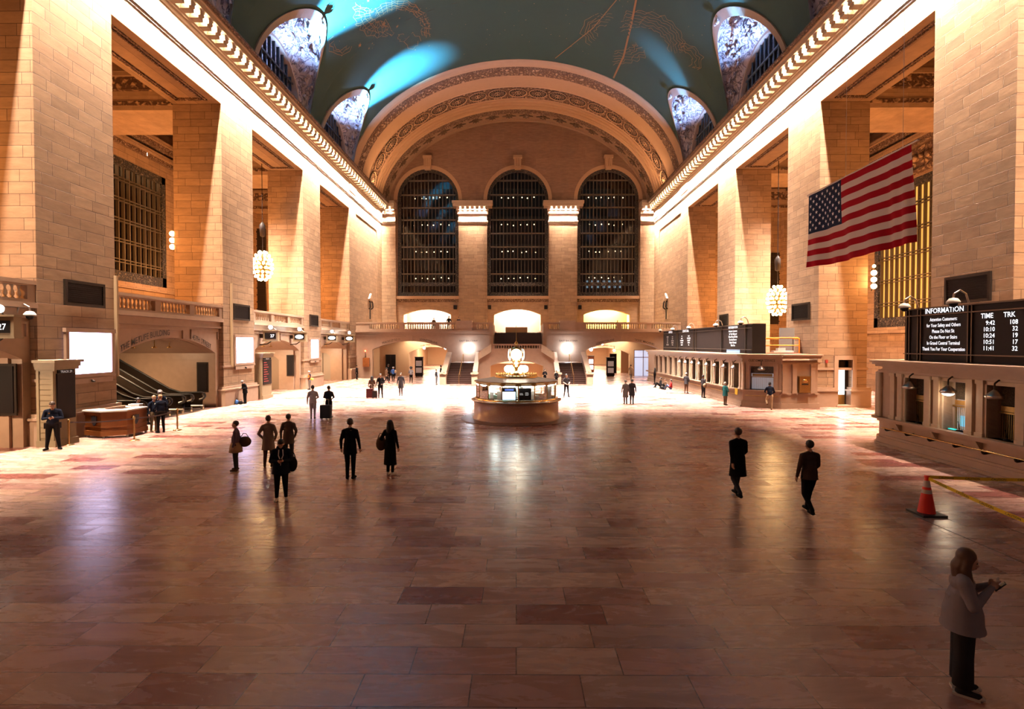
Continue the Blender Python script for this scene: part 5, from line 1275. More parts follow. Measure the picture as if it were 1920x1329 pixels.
for k, (dx, dz) in enumerate(((-.46,2.62), (.46,2.62), (-.3,2.6), (.3,2.6))):
    dy = -.2 if k < 2 else .5
    g = empty('globe_lamp', (BX+dx, BY+dy, 2.34), 0, 'brilliant round lamp on the booth roof beside the clock stem, '+['front north','front south','rear north','rear south'][k], 'lamp')
    MB().sphere((0,0,dz-2.34+.05), .19, 14).build('globe', mat('booth_globe', (1,1,1), .5, emit=(1,.93,.78), es=22), g)
    MB().lathe([(.12,0),(.06,.08),(.06,.18)], n=10).build('stem', BRASS, g)
# clock
ck = empty('clock', (BX, BY, 2.34), 0, 'four-faced brass clock with glowing opal dials on top of the booth', 'clock'); 
MB().lathe([(.34,0),(.36,.1),(.2,.16),(.17,.3),(.26,.42),(.17,.5),(.15,.62),(.24,.72),(.2,.8),(.1,.84)], n=20).build('pedestal', BRASS, ck)
cz = 1.10
MB().sphere((0,0,cz), .3, 18).build('case', BRASS, ck)
for k, lab in enumerate(('west','south','east','north')):
    a = [-PI/2, 0, PI/2, PI][k]; nx = Vector((math.cos(a), math.sin(a), 0)); c = nx*.36+Vector((0,0,cz))
    f = MB(); f.cyl(c-nx*.05, c, .31, .31, 28, 0); dish = nx*.03; f.sphere(tuple(c), .305, 20, sc=(.3 if abs(nx.x) > .5 else 1, .3 if abs(nx.y) > .5 else 1, 1)); f.build('dial', mat('opal_dial', (1,1,.9), .4, emit=(1,.95,.75), es=3.2), ck)
    f = MB(); 
    up_ = Vector((0,0,1)); sd = nx.cross(up_)
    for i in range(28):
        t0, t1 = 2*PI*i/28, 2*PI*(i+1)/28
        f.cyl(c+(sd*math.cos(t0)+up_*math.sin(t0))*.325, c+(sd*math.cos(t1)+up_*math.sin(t1))*.325, .024, .024, 6, caps=False)
    f.build('bezel', BRASS, ck)
    f = MB(); f.cyl(c+nx*.1, c+nx*.095+(up_*.17+sd*.05), .006, .004, 5); f.cyl(c+nx*.1, c+nx*.095+(up_*-.08+sd*.11), .007, .005, 5); f.sphere(tuple(c+nx*.1), .016, 6); f.build('hands', DARK, ck)
MB().lathe([(.3,cz+.28),(.22,cz+.36),(.12,cz+.42),(.05,cz+.46),(.03,cz+.5),(.09,cz+.55),(.1,cz+.62),(.04,cz+.7),(.015,cz+.74),(.012,cz+1.6),(0,cz+1.6)], n=14).build('finial', BRASS_D, ck)
# things seen inside the booth
scr = empty('display_screen', (BX-.38, BY-1.95, 1.17), 0, 'bright blue and white screen facing the hall inside the booth', 'screen')
MB().box(-.38,.38,0,.05,0,.62).build('monitor_case', BLACK, scr); MB().box(-.33,.33,-.01,0,.03,.42).build('lit_panel', mat('screen_blue', (.5,.8,1), .4, emit=(.6,.85,1), es=5), scr)
MB().box(-.2,.25,-.01,0,.48,.56).build('heading_strip', mat('strip_blue', (.1,.15,.4), .4, emit=(.12,.2,.6), es=1), scr)
pn = empty('notice_board', (BX+.42, BY-1.95, 1.17), 0, 'black notice panel with two blocks of pale text inside the booth', 'notice board')
MB().box(-.33,.33,0,.04,0,.6).build('board', BLACK, pn)
for k, (dx, dz, n_) in enumerate(((-.16,.32,2), (.12,.36,3))):
    m = MB(); [m.box(dx-.09, dx+.07+.02*(i%2), -.006, 0, dz-.06*i, dz-.06*i+.025) for i in range(n_)]; m.build('text_block', LETTER_G, pn)
br = [(.6,.05,.05),(.1,.35,.15),(.85,.6,.1),(.1,.2,.6),(.8,.8,.8),(.7,.3,.5)]
for k in range(18):
    a = -PI/2 + math.radians(52 + (k%6)*4.2); zz = 1.18 + (k//6)*.2; rr_ = 1.9
    o = MB().box(-.055,.055,-.01,.01,0,.17).build('brochure', mat('brochure_%d' % (k%6), br[k%6], .5), None, (BX+rr_*math.cos(a), BY+rr_*math.sin(a), zz)); o.rotation_euler = (0,0,a+PI/2)
    tag(o, 'small coloured brochure in the rack at the south side of the booth', 'brochure', 'brochures in the booth rack')
MB().box(-.5,.5,-.02,.02,0,.66)
rk = MB(); rk.lathe([(1.93,.0),(1.93,.6)], n=6, a0=-PI/2+math.radians(49), a1=-PI/2+math.radians(76)); tag(rk.build('brochure_rack', mat('rack_grey', (.35,.33,.3), .4), None, (BX, BY, 1.17)), 'grey display rack holding the coloured brochures', 'rack')
for k, (a, hh, cc) in enumerate(((-68,.3,(.7,.72,.6)), (-60,.22,(.3,.4,.25)), (-46,.34,(.75,.74,.7)), (-38,.2,(.25,.4,.3)), (-30,.4,(.6,.55,.45)), (28,.42,(.8,.75,.65)), (38,.2,(.2,.25,.2)))):
    aa = -PI/2+math.radians(a); o = MB().box(-.13,.13,-.06,.06,0,hh).box(-.09,.09,-.08,-.06,.03,hh*.7).build('paper_stack', mat('paper_%d' % k, cc, .6), None, (BX+1.7*math.cos(aa), BY+1.7*math.sin(aa), 1.165)); o.rotation_euler = (0,0,aa+PI/2)
    tag(o, ['pale tray of papers at the far north side of the booth desk','low green folder stack next to the pale tray','white paper stack in the north part of the booth','low green tray beside the white papers','beige file box closest to the blue screen from the north','cream file box south of the black notice panel','low dark tray south of the cream file box'][k], 'papers')

# ------------------------------------------------------------ flag
fx, fy0, fy1, fz0, fz1 = 14.0, 19.15, 25.8, 7.62, 11.08
fl = empty('flag', (fx, (fy0+fy1)/2, fz1), 0, 'large American flag hanging by cables on the south side', 'flag')
RED = mat('flag_red', (.30,.004,.012), .9, spec=.1); WHT = mat('flag_white', (.66,.55,.50), .9, spec=.1); BLU = mat('flag_blue', (.006,.012,.032), .9, spec=.1)
NY, NZ = 72, 52
def fpt(i, j, off=0):   # i along Y (0 near .. 1 far), j down
    y = fy0+(fy1-fy0)*i; z = fz1-(fz1-fz0)*j
    dx = .10*math.sin(i*9+j*1.5)*(.3+j) + .05*math.sin(i*31+j*3)*(.2+j) + .05*math.sin(i*70+2*j)*max(0, .35-i)*3*(.3+j)
    return (dx+off, y-(fy0+fy1)/2 - .06*j*(1 if i < .05 else 0), z-fz1-.10*math.sin(i*PI)*j+.06*i*j)
m = MB(); vs = [fpt(i/NY, j/NZ) for j in range(NZ+1) for i in range(NY+1)]
for mi in range(3):
    pass
m.v = vs
for j in range(NZ):
    for i in range(NY):
        m.f.append((j*(NY+1)+i, j*(NY+1)+i+1, (j+1)*(NY+1)+i+1, (j+1)*(NY+1)+i)); m.sm.append(True)
        stripe = j*13//NZ
        m.m.append(2 if (i/NY >= .6 and stripe < 7) else stripe % 2)
m.build('cloth', [RED, WHT, BLU], fl)
m = MB(); canton = (.6, 1.0, 0, 7/13)
for row in range(9):
    for c_ in range(6 if row % 2 == 0 else 5):
        ii = 1.0-.4*((c_*2+1+(row%2))/12); jj = (7/13)*(row+1)/10
        for off in (-.025, .025):
            pts = []
            for k in range(10):
                rr2 = .095 if k % 2 == 0 else .037; a = PI*k/5
                pts.append(fpt(ii+rr2*math.sin(a)/(fy1-fy0), jj-rr2*math.cos(a)/(fz1-fz0), off))
            cc = fpt(ii, jj, off); m.add([cc]+pts, [(0, 1+k, 1+(k+1)%10) for k in range(10)])
m.build('stars', mat('star_white', (.85,.82,.8), .8), fl)
MB().cyl((0,-(fy1-fy0)/2-.35,.03),(0,(fy1-fy0)/2+.1,.03), .035, .035, 8).build('pole', STEEL, fl)
for k, dy in enumerate((-2.9, .45)): MB().cyl((0,dy,.05),(0,dy,19.6), .008, .008, 5).build('cable', STEEL, fl)

# ------------------------------------------------------------ police desk
dk = empty('reception_desk', (-17.0, 23.2, 0), 0, 'curved mahogany police desk with pale top and shield emblem, below the large screen', 'desk')
pts = [(-1.6,-.3),(-.8,-.75),(.15,-.62),(.75,.0),(.9,1.0)]   # outline facing the camera (x right, y into hall depth)
px_ = [(-18.55, 22.75), (-17.55, 22.35), (-16.75, 22.75), (-16.75, 24.0)]
po = [(x+17.0, y-23.2) for x, y in px_]
def walls(k0, k1, z0, z1, off, mb_):
    q = [Vector(p) for p in po]; cen = Vector((-.9, .9))
    o1 = [p+(p-cen).normalized()*off for p in q]; i1 = [p-(p-cen).normalized()*.55 for p in q]
    for i in range(len(q)-1):
        a, b, c, d = o1[i], o1[i+1], i1[i+1], i1[i]
        mb_.add([(*a,z0),(*b,z0),(*c,z0),(*d,z0),(*a,z1),(*b,z1),(*c,z1),(*d,z1)], [(0,1,2,3),(4,5,6,7),(0,1,5,4),(1,2,6,5),(2,3,7,6),(3,0,4,7)])
m = MB(); walls(0,0,.1,1.12,0,m); m.build('desk_body', WOODP, dk)
m = MB(); walls(0,0,.1,.3,.05,m); walls(0,0,.45,.5,.03,m); walls(0,0,.95,1.12,.04,m); m.build('wood_mouldings', WOODP, dk)
m = MB(); walls(0,0,1.12,1.18,.12,m); m.build('desk_top', mat('desk_top_pale', (.85,.76,.66), .25), dk)
for x, y in po: MB().cyl((x*.93,y*.93,0),(x*.93,y*.93,.1), .05, .05, 8).build('castor', STEEL, dk)
def shield(p, nx, par):
    nx = Vector(nx).normalized(); tx = Vector((-nx.y, nx.x, 0)); P0 = Vector(p); m = MB()
    out = [(-.17,.2),(-.06,.17),(0,.22),(.06,.17),(.17,.2),(.16,-.02),(.08,-.16),(0,-.22),(-.08,-.16),(-.16,-.02)]
    m.add([P0+tx*a+Vector((0,0,b))+nx*.03 for a, b in out]+[P0+tx*a+Vector((0,0,b)) for a, b in out], [tuple(range(10))]+[(i,(i+1)%10,10+(i+1)%10,10+i) for i in range(10)])
    m.build('shield_emblem', mat('shield_dark', (.03,.035,.05), .4), par)
    m = MB(); m.lathe([(.0,.0),(.07,.0)], (0,0,0), 10); 
shield(((po[0][0]+po[1][0])/2+.12, (po[0][1]+po[1][1])/2-.08, .74), (-.37,-.93,0), dk); shield((po[2][0]+.06, po[2][1]+.45, .72), (1,0,0), dk)
tag(MB().box(-17.6,-17.1,24.0,24.25,1.18,1.28).build('paper_stack', mat('paper_w', (.85,.8,.72), .6)), 'stack of pale papers on the police desk', 'papers')
# stanchions
stl = [(-17.75, 20.95, 'beside the officer on his phone'), (-15.9, 22.0, 'in front of the police desk'), (-15.75, 24.6, 'right of the standing officers')]
for x, y, lb in stl:
    q = empty('stanchion', (x, y, 0), 0, 'brass barrier post '+lb, 'stanchion', 'brass barrier posts')
    MB().lathe([(.19,0),(.19,.02),(.06,.05),(0,.05)], n=18).build('base', BRASS, q); MB().cyl((0,0,.04),(0,0,.98), .035, .035, 12).build('post', BRASS, q); MB().lathe([(.045,.88),(.045,1.0),(0,1.02)], n=12).build('belt_head', BRASS, q)
m = MB()
for (a, b) in ((stl[0], stl[1]), (stl[1], stl[2])):
    A, B = Vector((a[0],a[1],.9)), Vector((b[0],b[1],.9)); N = 8
    P_ = [A.lerp(B, i/N)-Vector((0,0,.05*math.sin(PI*i/N))) for i in range(N+1)]
    for p, q in zip(P_, P_[1:]): m.add([p+Vector((0,0,.025)), q+Vector((0,0,.025)), q-Vector((0,0,.025)), p-Vector((0,0,.025))], [(0,1,2,3)]); m.add([p+Vector((.004,.004,.025)), q+Vector((.004,.004,.025)), q+Vector((.004,.004,-.025)), p+Vector((.004,.004,-.025))], [(0,1,2,3)])
tag(m.build('barrier_belt', mat('belt_dark', (.05,.03,.03), .6)), 'dark retractable belt strung between the brass posts', 'belt')

# ------------------------------------------------------------ traffic cone and caution tape
cn = empty('traffic_cone', (9.65, 12.55, 0), 0, 'red-orange traffic cone with two white bands holding yellow tape', 'traffic cone')
CR = mat('cone_red', (.85,.03,.012), .45); CW = mat('cone_band', (.62,.52,.48), .35)
MB().box(-.28,.28,-.28,.28,0,.05).build('base', RUBBER, cn)
def rr(z): return .19-(.19-.045)*z/.86
for a, b, mt_, nm in ((.05,.5,CR,'cone_body'), (.5,.59,CW,'lower_band'), (.59,.65,CR,'body_ring'), (.65,.80,CW,'upper_band'), (.80,.9,CR,'cone_tip')):
    MB().lathe([(rr(a),a),(rr(b),b)]+([(0,b)] if b > .89 else []), n=24).build(nm, mt_, cn)
MB().lathe([(.055,.86),(.055,.91),(0,.92)], n=12).build('collar', CR, cn)
YEL = mat('tape_yellow', (.95,.66,.01), .4)
def tape(P0, P1, sag, label, wth=.075, n=30, letters=True):
    r = empty('caution_tape', P0, 0, label, 'caution tape'); A = Vector((0,0,0)); B = Vector(P1)-Vector(P0); d = (B-A).normalized(); sd = Vector((-d.y, d.x, 0))*-1
    nrm = lambda: None
    up_ = Vector((0,0,1))
    def at(t, w, off=0): return A.lerp(B, t)+up_*(-sag*math.sin(PI*t)+w)+sd*off + sd*0.0
    m = MB()
    for i in range(n):
        a, b = i/n, (i+1)/n; m.add([at(a,-wth/2),at(b,-wth/2),at(b,wth/2),at(a,wth/2)], [(0,1,2,3)])
    m.build('tape', YEL, r)
    L_ = B.length; step_ = .62; k = 0; a = .25
    while a < L_-.4:
        for off in (-.004, .004):
            text('CAUTION', .068, lambda x, z, a=a, off=off: Vector(at((a+.2+x)/L_, z-.024, off)), LETTER, r, sx=1.15*(1 if off > 0 else 1))
        a += step_
tape((9.65,12.55,.86), (9.38, 7.4, .72), .10, 'yellow caution tape slanting from the cone toward the lower right')
tape((9.65,12.55,.88), (14.2, 12.6, .86), .06, 'yellow caution tape running from the cone to the ticket counter')
# ------------------------------------------------------------ people
import numpy as np
SKIN = mat('skin', (.52,.30,.20), .55); SKIN_D = mat('skin_dark', (.16,.08,.05), .55)
def cloth(name, col): return mat('cloth_'+name, col, .95, noise=.12, nscale=9, spec=.08)
def _caps(mb_, p0, p1, r0, r1, n=12):
    mb_.cyl(p0, p1, r0, r1, n); mb_.sphere(tuple(p0), r0, n); mb_.sphere(tuple(p1), r1, n)
def remesh(mb_, vox, smooth=2):
    me = bpy.data.meshes.new('body'); me.from_pydata(mb_.v, [], mb_.f); me.update()
    o = bpy.data.objects.new('tmp', me); COL.objects.link(o)
    md = o.modifiers.new('r', 'REMESH'); md.mode = 'VOXEL'; md.voxel_size = vox; md.use_smooth_shade = True
    s_ = o.modifiers.new('s', 'SMOOTH'); s_.factor = .5; s_.iterations = smooth
    dg = bpy.context.evaluated_depsgraph_get(); dg.update()
    r = bpy.data.meshes.new_from_object(o.evaluated_get(dg)); bpy.data.objects.remove(o); bpy.data.meshes.remove(me)
    for p in r.polygons: p.use_smooth = True
    return r
ARMS = {
 'down':   lambda s: ((.25*s,-.03,1.14), (.27*s,.04,.89)),
 'phone':  lambda s: ((.25*s,-.01,1.13), (.065*s,.27,1.17)),
 'phonehi':lambda s: ((.23*s,.06,1.15), (.05*s,.25,1.35)),
 'pocket': lambda s: ((.29*s,-.08,1.15), (.20*s,.08,.96)),
 'swingf': lambda s: ((.25*s,.08,1.14), (.24*s,.27,.98)),
 'swingb': lambda s: ((.25*s,-.16,1.16), (.27*s,-.25,.93)),
 'front':  lambda s: ((.27*s,.02,1.13), (.10*s,.24,1.02)),
 'hold':   lambda s: ((.27*s,-.06,1.14), (.30*s,-.10,.80)),
 'reach':  lambda s: ((.26*s,.16,1.18), (.2*s,.42,1.12)),
}
LEGS = {
 'stand': lambda s: ((.105*s,.015,.49), (.12*s,-.01,.085), .25*s),
 'wide':  lambda s: ((.13*s,.02,.49), (.175*s,.0,.085), .45*s),
 'close': lambda s: ((.085*s,.02,.49), (.085*s,-.0,.085), .15*s),
 'walk':  lambda s: ((.1*s,.17,.51), (.09*s,.26,.10), 0) if s > 0 else ((.1*s,.02,.47), (.09*s,-.30,.15), 0),
 'bent':  lambda s: ((.10*s,.02,.49), (.10*s,0,.085), .2*s) if s > 0 else ((.16*s,.22,.62), (.14*s,.0,.40), .2*s),
}
def person(x, y, H, face, label, top, legs='stand', arms=('down','down'), trousers='black', shoes='black', hair='brown', hairlen=0, skin=SKIN, hem=None, fat=1.0,
           bow=0.0, lean=0.0, z=0.0, vox=None, hat=None, sit=None, eyes=False, skirt=None, vest=None, baldcap=False, badge=False, sleeves=None, group=None, hood=False, afro=False, grow=1.0):
    D = math.hypot(x, y); vox = vox or max(.012, min(.03, D*.0008)); k = H/1.75
    V = Vector; prims = []   # (label, kind, params)
    def cap(l, a, b, r0, r1):
        q = 1.1 if l in 'ut' else 1.05
        prims.append((l, 0, V(a), V(b), r0*q, r1*q))
    def ell(l, c, r): prims.append((l, 1, V(c), r, None, None))
    pz = .93; kn = {}; 
    # lower body
    if sit == 'floor': pz = .16
    elif sit == 'ledge': pz = .55
    dz = pz-.93
    for s in (-1, 1):
        if sit == 'floor': knee, ank, to = (.16*s,.36,.46), (.14*s,.52,.075), .2*s
        elif sit == 'ledge': knee, ank, to = (.13*s,.42,.52), (.14*s,.42,.085), .2*s
        else: knee, ank, to = LEGS[legs](s)
        hip = (.095*s, 0, pz-.03)
        cap('t', hip, knee, .088*fat, .062*fat); cap('t', knee, (ank[0], ank[1], ank[2]+.03), .060*fat, .045)
        a = V(ank); tv = V((math.sin(to), math.cos(to), 0))
        cap('s', a-tv*.03-V((0,0,.035)), a+tv*.15-V((0,0,.042)), .045, .036); cap('s', a-tv*.0, a-tv*.0-V((0,0,.03)), .046, .044)
    ell('t', (0,0,pz+.01), (.165*fat,.115*fat,.12))
    # upper body with lean about the pelvis
    ca, sa = math.cos(lean), math.sin(lean)
    def U(p): p = V(p); q = p.z-.93; return V((p.x, p.y*ca+q*sa, .93+dz+q*ca-p.y*sa))
    cap('u', U((0,0,1.0)), U((0,.0,1.14)), .125*fat, .13*fat); ell('u', U((0,.0,1.02)), (.16*fat,.115*fat,.14)); ell('u', U((0,.0,1.2)), (.165*fat,.115*fat,.17)); ell('u', U((0,-.01,1.34)), (.16*fat,.105*fat,.11))
    cap('k', U((0,-.005,1.43)), U((0,.012,1.52)), .052, .05)
    for s, an in ((-1, arms[0]), (1, arms[1])):
        e, w = ARMS[an](s); sh = U((.172*s*fat**.5,-.01,1.385)); e = U((e[0]*fat**.5, e[1], e[2])); w = U(w)
        cap('u', U((.03*s,-.015,1.44)), sh, .055, .060*fat); cap('u' , sh, e, .062*fat, .046*fat)
        cap('u' if not sleeves else 'k', e, w, .045*fat, .032)
        d = (w-e).normalized(); side = V((s,0,0)); 
        if abs(d.dot(side)) > .8: side = V((0,0,1))
        pn = d.cross(side).normalized(); sd_ = pn.cross(d).normalized()*1.0
        inward = -side
        palm = w+d*.045; prims.append(('k', 0, w, w+d*.075, .027, .034))
        holding = an in ('phone','phonehi')
        cd = (d*.75+V((-s*.25,0,.25))).normalized() if holding else (d*.97+V((-s*.12,.12,0))).normalized()
        for q, ln in ((-1.5,.052),(-.5,.066),(.5,.07),(1.5,.062)):
            lat = (pn if not holding else V((0,.5,.8)).normalized())*(.0165*q)
            b0 = w+d*.082+lat; b1 = b0+cd*ln*.6; b2 = b1+(cd+inward*.9).normalized()*ln*.6
            cap('k', b0, b1, .0115, .0105); cap('k', b1, b2, .0105, .009)
        th0 = w+d*.03+pn*.025; cap('k', th0, th0+(d+pn*.9).normalized()*.045, .014, .012); cap('k', th0+(d+pn*.9).normalized()*.045, th0+(d*1.2+pn*.5).normalized()*.075, .012, .010)
        if s == 1: wr = w
        else: wl = w
    # head, tilted by bow
    hb = U((0,.01,1.52)); cb_, sb = math.cos(bow+lean), math.sin(bow+lean)
    def Hd(p): p = V(p); return hb+V((p.x, p.y*cb_+p.z*sb, p.z*cb_-p.y*sb))
    cap('k', Hd((0,-.012,.135)), Hd((0,.012,.115)), .082, .080); cap('k', Hd((0,.03,.06)), Hd((0,.045,.03)), .055, .042)
    cap('k', Hd((0,.085,.10)), Hd((0,.107,.075)), .011, .016); cap('k', Hd((0,.078,.038)), Hd((0,.082,.034)), .022, .02)
    for s in (-1,1): cap('k', Hd((.084*s,0,.105)), Hd((.084*s,.004,.075)), .016, .012)
    for s in (-1,1): cap('k', Hd((.05*s,.07,.135)), Hd((.015*s,.086,.135)), .013, .012)
    m = MB()
    for p in prims:
        if p[1] == 0: _caps(m, p[2], p[3], p[4], p[5], 12)
        else: m.sphere(tuple(p[2]), 1.0, 16, sc=p[3])
    me = remesh(m, vox*1.0/k, 1 if vox < .016 else 1)
    # garment assignment by nearest form
    nf = len(me.polygons); C = np.empty(nf*3); me.polygons.foreach_get('center', C); C = C.reshape(-1, 3)
    best = np.full(nf, 1e9); mi = np.zeros(nf, int); order = {'u':0,'t':1,'s':2,'k':3}
    for p in prims:
        if p[1] == 0:
            a, b = np.array(p[2]), np.array(p[3]); ab = b-a; t = np.clip(((C-a)@ab)/max(1e-9, ab@ab), 0, 1)
            d = np.linalg.norm(C-(a+t[:,None]*ab), axis=1)-(p[4]+(p[5]-p[4])*t)
        else:
            r_ = np.array(p[3]); q = (C-np.array(p[2]))/r_; d = (np.linalg.norm(q, axis=1)-1)*r_.min()
        w_ = d < best; best[w_] = d[w_]; mi[w_] = order[p[0]]
    tm = cloth(*top); 
    for mt_ in (tm, cloth(trousers, TC[trousers]), cloth('shoe_'+shoes, TC[shoes]), skin): me.materials.append(mt_)
    me.polygons.foreach_set('material_index', mi.astype(np.int32))
    me.name = 'person'
    o = bpy.data.objects.new('person', me); COL.objects.link(o); o.location = (x, y, z); o.rotation_euler = (0,0,face); o.scale = (k*grow, k*grow, k)
    tag(o, label, 'person', group)
    def child(mb_, name, mt_, rm=0):
        if rm: 
            me2 = remesh(mb_, rm, 2); me2.materials.append(mt_); me2.name = name; c = bpy.data.objects.new(name, me2); COL.objects.link(c); c.parent = o; return c
        return mb_.build(name, mt_, o)
    # hair
    hm = mat('hair_'+hair, TC['h_'+hair], .6)
    if afro:
        m = MB(); m.sphere(tuple(Hd((0,-.03,.17))), 1, 16, sc=(.17,.16,.15)); child(m, 'hair', hm)
    elif hairlen:
        m = MB(); m.sphere(tuple(Hd((0,-.022,.14))), 1, 16, sc=(.104,.104,.112))
        for s in (-1, -.6, -.2, .2, .6, 1):
            st = Hd((.066*s, -.055+.045*abs(s)**2, .13)); mid_ = Hd((.088*s, -.085+.085*abs(s)**2, .0)); bt_ = Hd((.10*s, -.095+.15*abs(s)**3, .06))-V((0,.0,hairlen))
            _caps(m, st, mid_, .05, .055, 10); _caps(m, mid_, bt_, .055, .034, 10)
        child(m, 'hair', hm, .014)
    else:
        m = MB(); m.sphere(tuple(Hd((0,-.020,.146))), 1, 16, sc=(.090,.102,.102)); child(m, 'hair', hm)
    if hat:
        m = MB(); c = Hd((0,-.008,.15)); m.sphere(tuple(c), 1, 14, sc=(.098,.115,.095))
        if hat[0] == 'cap': m.cyl(Hd((0,.06,.15)), Hd((0,.16,.14)), .075, .06, 12)
        child(m, 'cap' if hat[0] == 'cap' else 'knit_hat', cloth('hat_'+hat[1], TC[hat[1]]))
    if hood:
        m = MB(); m.lathe([(.115,0),(.125,.05),(.10,.10)], tuple(U((0,-.02,1.44))), 14); child(m, 'collar', tm)
    if hem is not None and sit is None:
        m = MB(); N = 20; ring = []
        for (zz, rx, ry) in ((1.24,.145,.10),(1.0,.182,.146),(max(hem,.86),.188,.152),(hem,.20+.02*(hem<.7),.165)):
            for i in range(N): a = 2*PI*i/N; q = U((rx*fat*math.cos(a), ry*fat*math.sin(a), zz)) if zz > .9 else V((rx*fat*math.cos(a), ry*fat*math.sin(a), zz)); ring.append(q if fat < 1.1 else V((q.x*1.08, q.y*1.12, q.z)))
        m.add(ring, [(j*N+i, j*N+(i+1)%N, (j+1)*N+(i+1)%N, (j+1)*N+i) for j in range(3) for i in range(N)], 0, True)
        m.add([q*1 for q in ring[-N:]]+[V((q.x*.9, q.y*.9, q.z+.04)) for q in ring[-N:]], [(i,(i+1)%N,N+(i+1)%N,N+i) for i in range(N)], 0, True)
        child(m, 'coat_hem' if hem < .7 else 'jacket_hem', tm)
    if skirt:
        m = MB(); m.lathe([(.15,1.0),(.19,.9),(.22,skirt[1]),(.2,skirt[1])], n=18); child(m, 'skirt', cloth('skirt_'+skirt[0], TC[skirt[0]]))
    if vest:
        m = MB(); N = 16; ring = []
        for zz, rx, ry in ((.95,.175,.135),(1.2,.178,.135),(1.38,.16,.12)):
            for i in range(N): a = 2*PI*i/N; ring.append(U((rx*math.cos(a), ry*math.sin(a), zz)))
        m.add(ring, [(j*N+i, j*N+(i+1)%N, (j+1)*N+(i+1)%N, (j+1)*N+i) for j in range(2) for i in range(N)], 0, True); child(m, 'safety_vest', cloth('vest', (.9,.16,.02)))
        m = MB(); m.lathe([(.19,1.08),(.19,1.12)], n=16); c = child(m, 'reflective_band', cloth('band', (.8,.7,.3))); c.scale = (.96,.74,1)
    if eyes:
        m = MB(); [m.sphere(tuple(Hd((.03*s,.083,.108))), .0125, 8) for s in (-1,1)]; child(m, 'eyes', BLACK)
        m = MB(); m.cyl(Hd((-.022,.098,.047)), Hd((.022,.098,.047)), .006, .006, 6); child(m, 'mouth', mat('lip', (.3,.1,.08), .5))
    if badge:
        m = MB(); m.sphere(tuple(U((.08,.12,1.33))), .028, 8, sc=(1,.4,1.2)); child(m, 'badge', BRASS)
        for s in (-1, 1): 
            m = MB(); m.sphere(tuple(U((.235*s,.0,1.33))), .05, 8, sc=(.35,.9,1.1)); child(m, 'shoulder_patch', cloth('patch', (.75,.68,.5)))
        m = MB(); m.lathe([(.17,.93),(.178,.96),(.178,1.0),(.165,1.02)], n=20); c = child(m, 'duty_belt', BLACK); c.scale = (1.02,.78,1)
        for s in (-1,1): 
            m = MB(); m.box(.16*s, .24*s, -.05, .07, .78, .98); child(m, 'belt_pouch', BLACK)
    M = Matrix.Translation((x,y,z)) @ Matrix.Rotation(face, 4, 'Z') @ Matrix.Diagonal((k,k,k,1))
    return dict(o=o, M=M, wr=M@wr, wl=M@wl, mid=M@((wr+wl)/2+V((0,.085,.02))), U=lambda p: M@U(p), face=face, k=k)
TC = {'black':(.006,.006,.007),'navy':(.007,.010,.020),'grey':(.16,.15,.15),'lgrey':(.42,.38,.38),'brown':(.09,.05,.03),'khaki':(.45,.33,.2),'white':(.75,.70,.66),'denim':(.05,.07,.12),'camo':(.17,.13,.08),
      'red':(.35,.02,.02),'teal':(.02,.12,.13),'blue':(.04,.10,.28),'charcoal':(.03,.03,.035),'tan':(.4,.28,.18),
      'h_brown':(.035,.018,.010),'h_black':(.008,.007,.007),'h_grey':(.25,.22,.2),'h_blond':(.30,.17,.08),'h_auburn':(.085,.036,.018),'h_white':(.6,.56,.5),'cap_white':(.7,.65,.6)}
def W(n, **k): return (n, TC[n])
def phone(P, label, sz=(.036,.005,.068)):
    c = P['mid']; o = MB().box(-sz[0], sz[0], -sz[1], sz[1], -sz[2], sz[2]).build('phone', BLACK, None, tuple(c)); o.rotation_euler = (-.7, 0, P['face']); tag(o, label, 'phone')
    MB().box(-sz[0]*.88, sz[0]*.88, -sz[1]-.001, -sz[1], -sz[2]*.9, sz[2]*.9).build('display', mat('phone_screen', (.03,.035,.045), .25), o)
def backpack(P, label, col, sz=(.15,.09,.22)):
    c = P['U']((0,-.115-sz[1]*.9,1.22)); m = MB(); m.sphere((0,0,0), 1, 14, sc=sz); me = m
    o = m.build('backpack', cloth('bag_'+col, TC[col]), None, tuple(c)); o.rotation_euler = (0,0,P['face']); tag(o, label, 'backpack')
    MB().sphere((0,-sz[1]*.7,-sz[2]*.35), 1, 10, sc=(sz[0]*.7, sz[1]*.6, sz[2]*.45)).build('front_pocket', cloth('bag_'+col, TC[col]), o)
    MB().tube([(-.08,sz[1]*.6,.15),(-.08,sz[1]*1.6,.2),(-.08,sz[1]*1.9,.1)], .02, 6).build('strap', BLACK, o)
    MB().tube([(.08,sz[1]*.6,.15),(.08,sz[1]*1.6,.2),(.08,sz[1]*1.9,.1)], .02, 6).build('strap', BLACK, o)
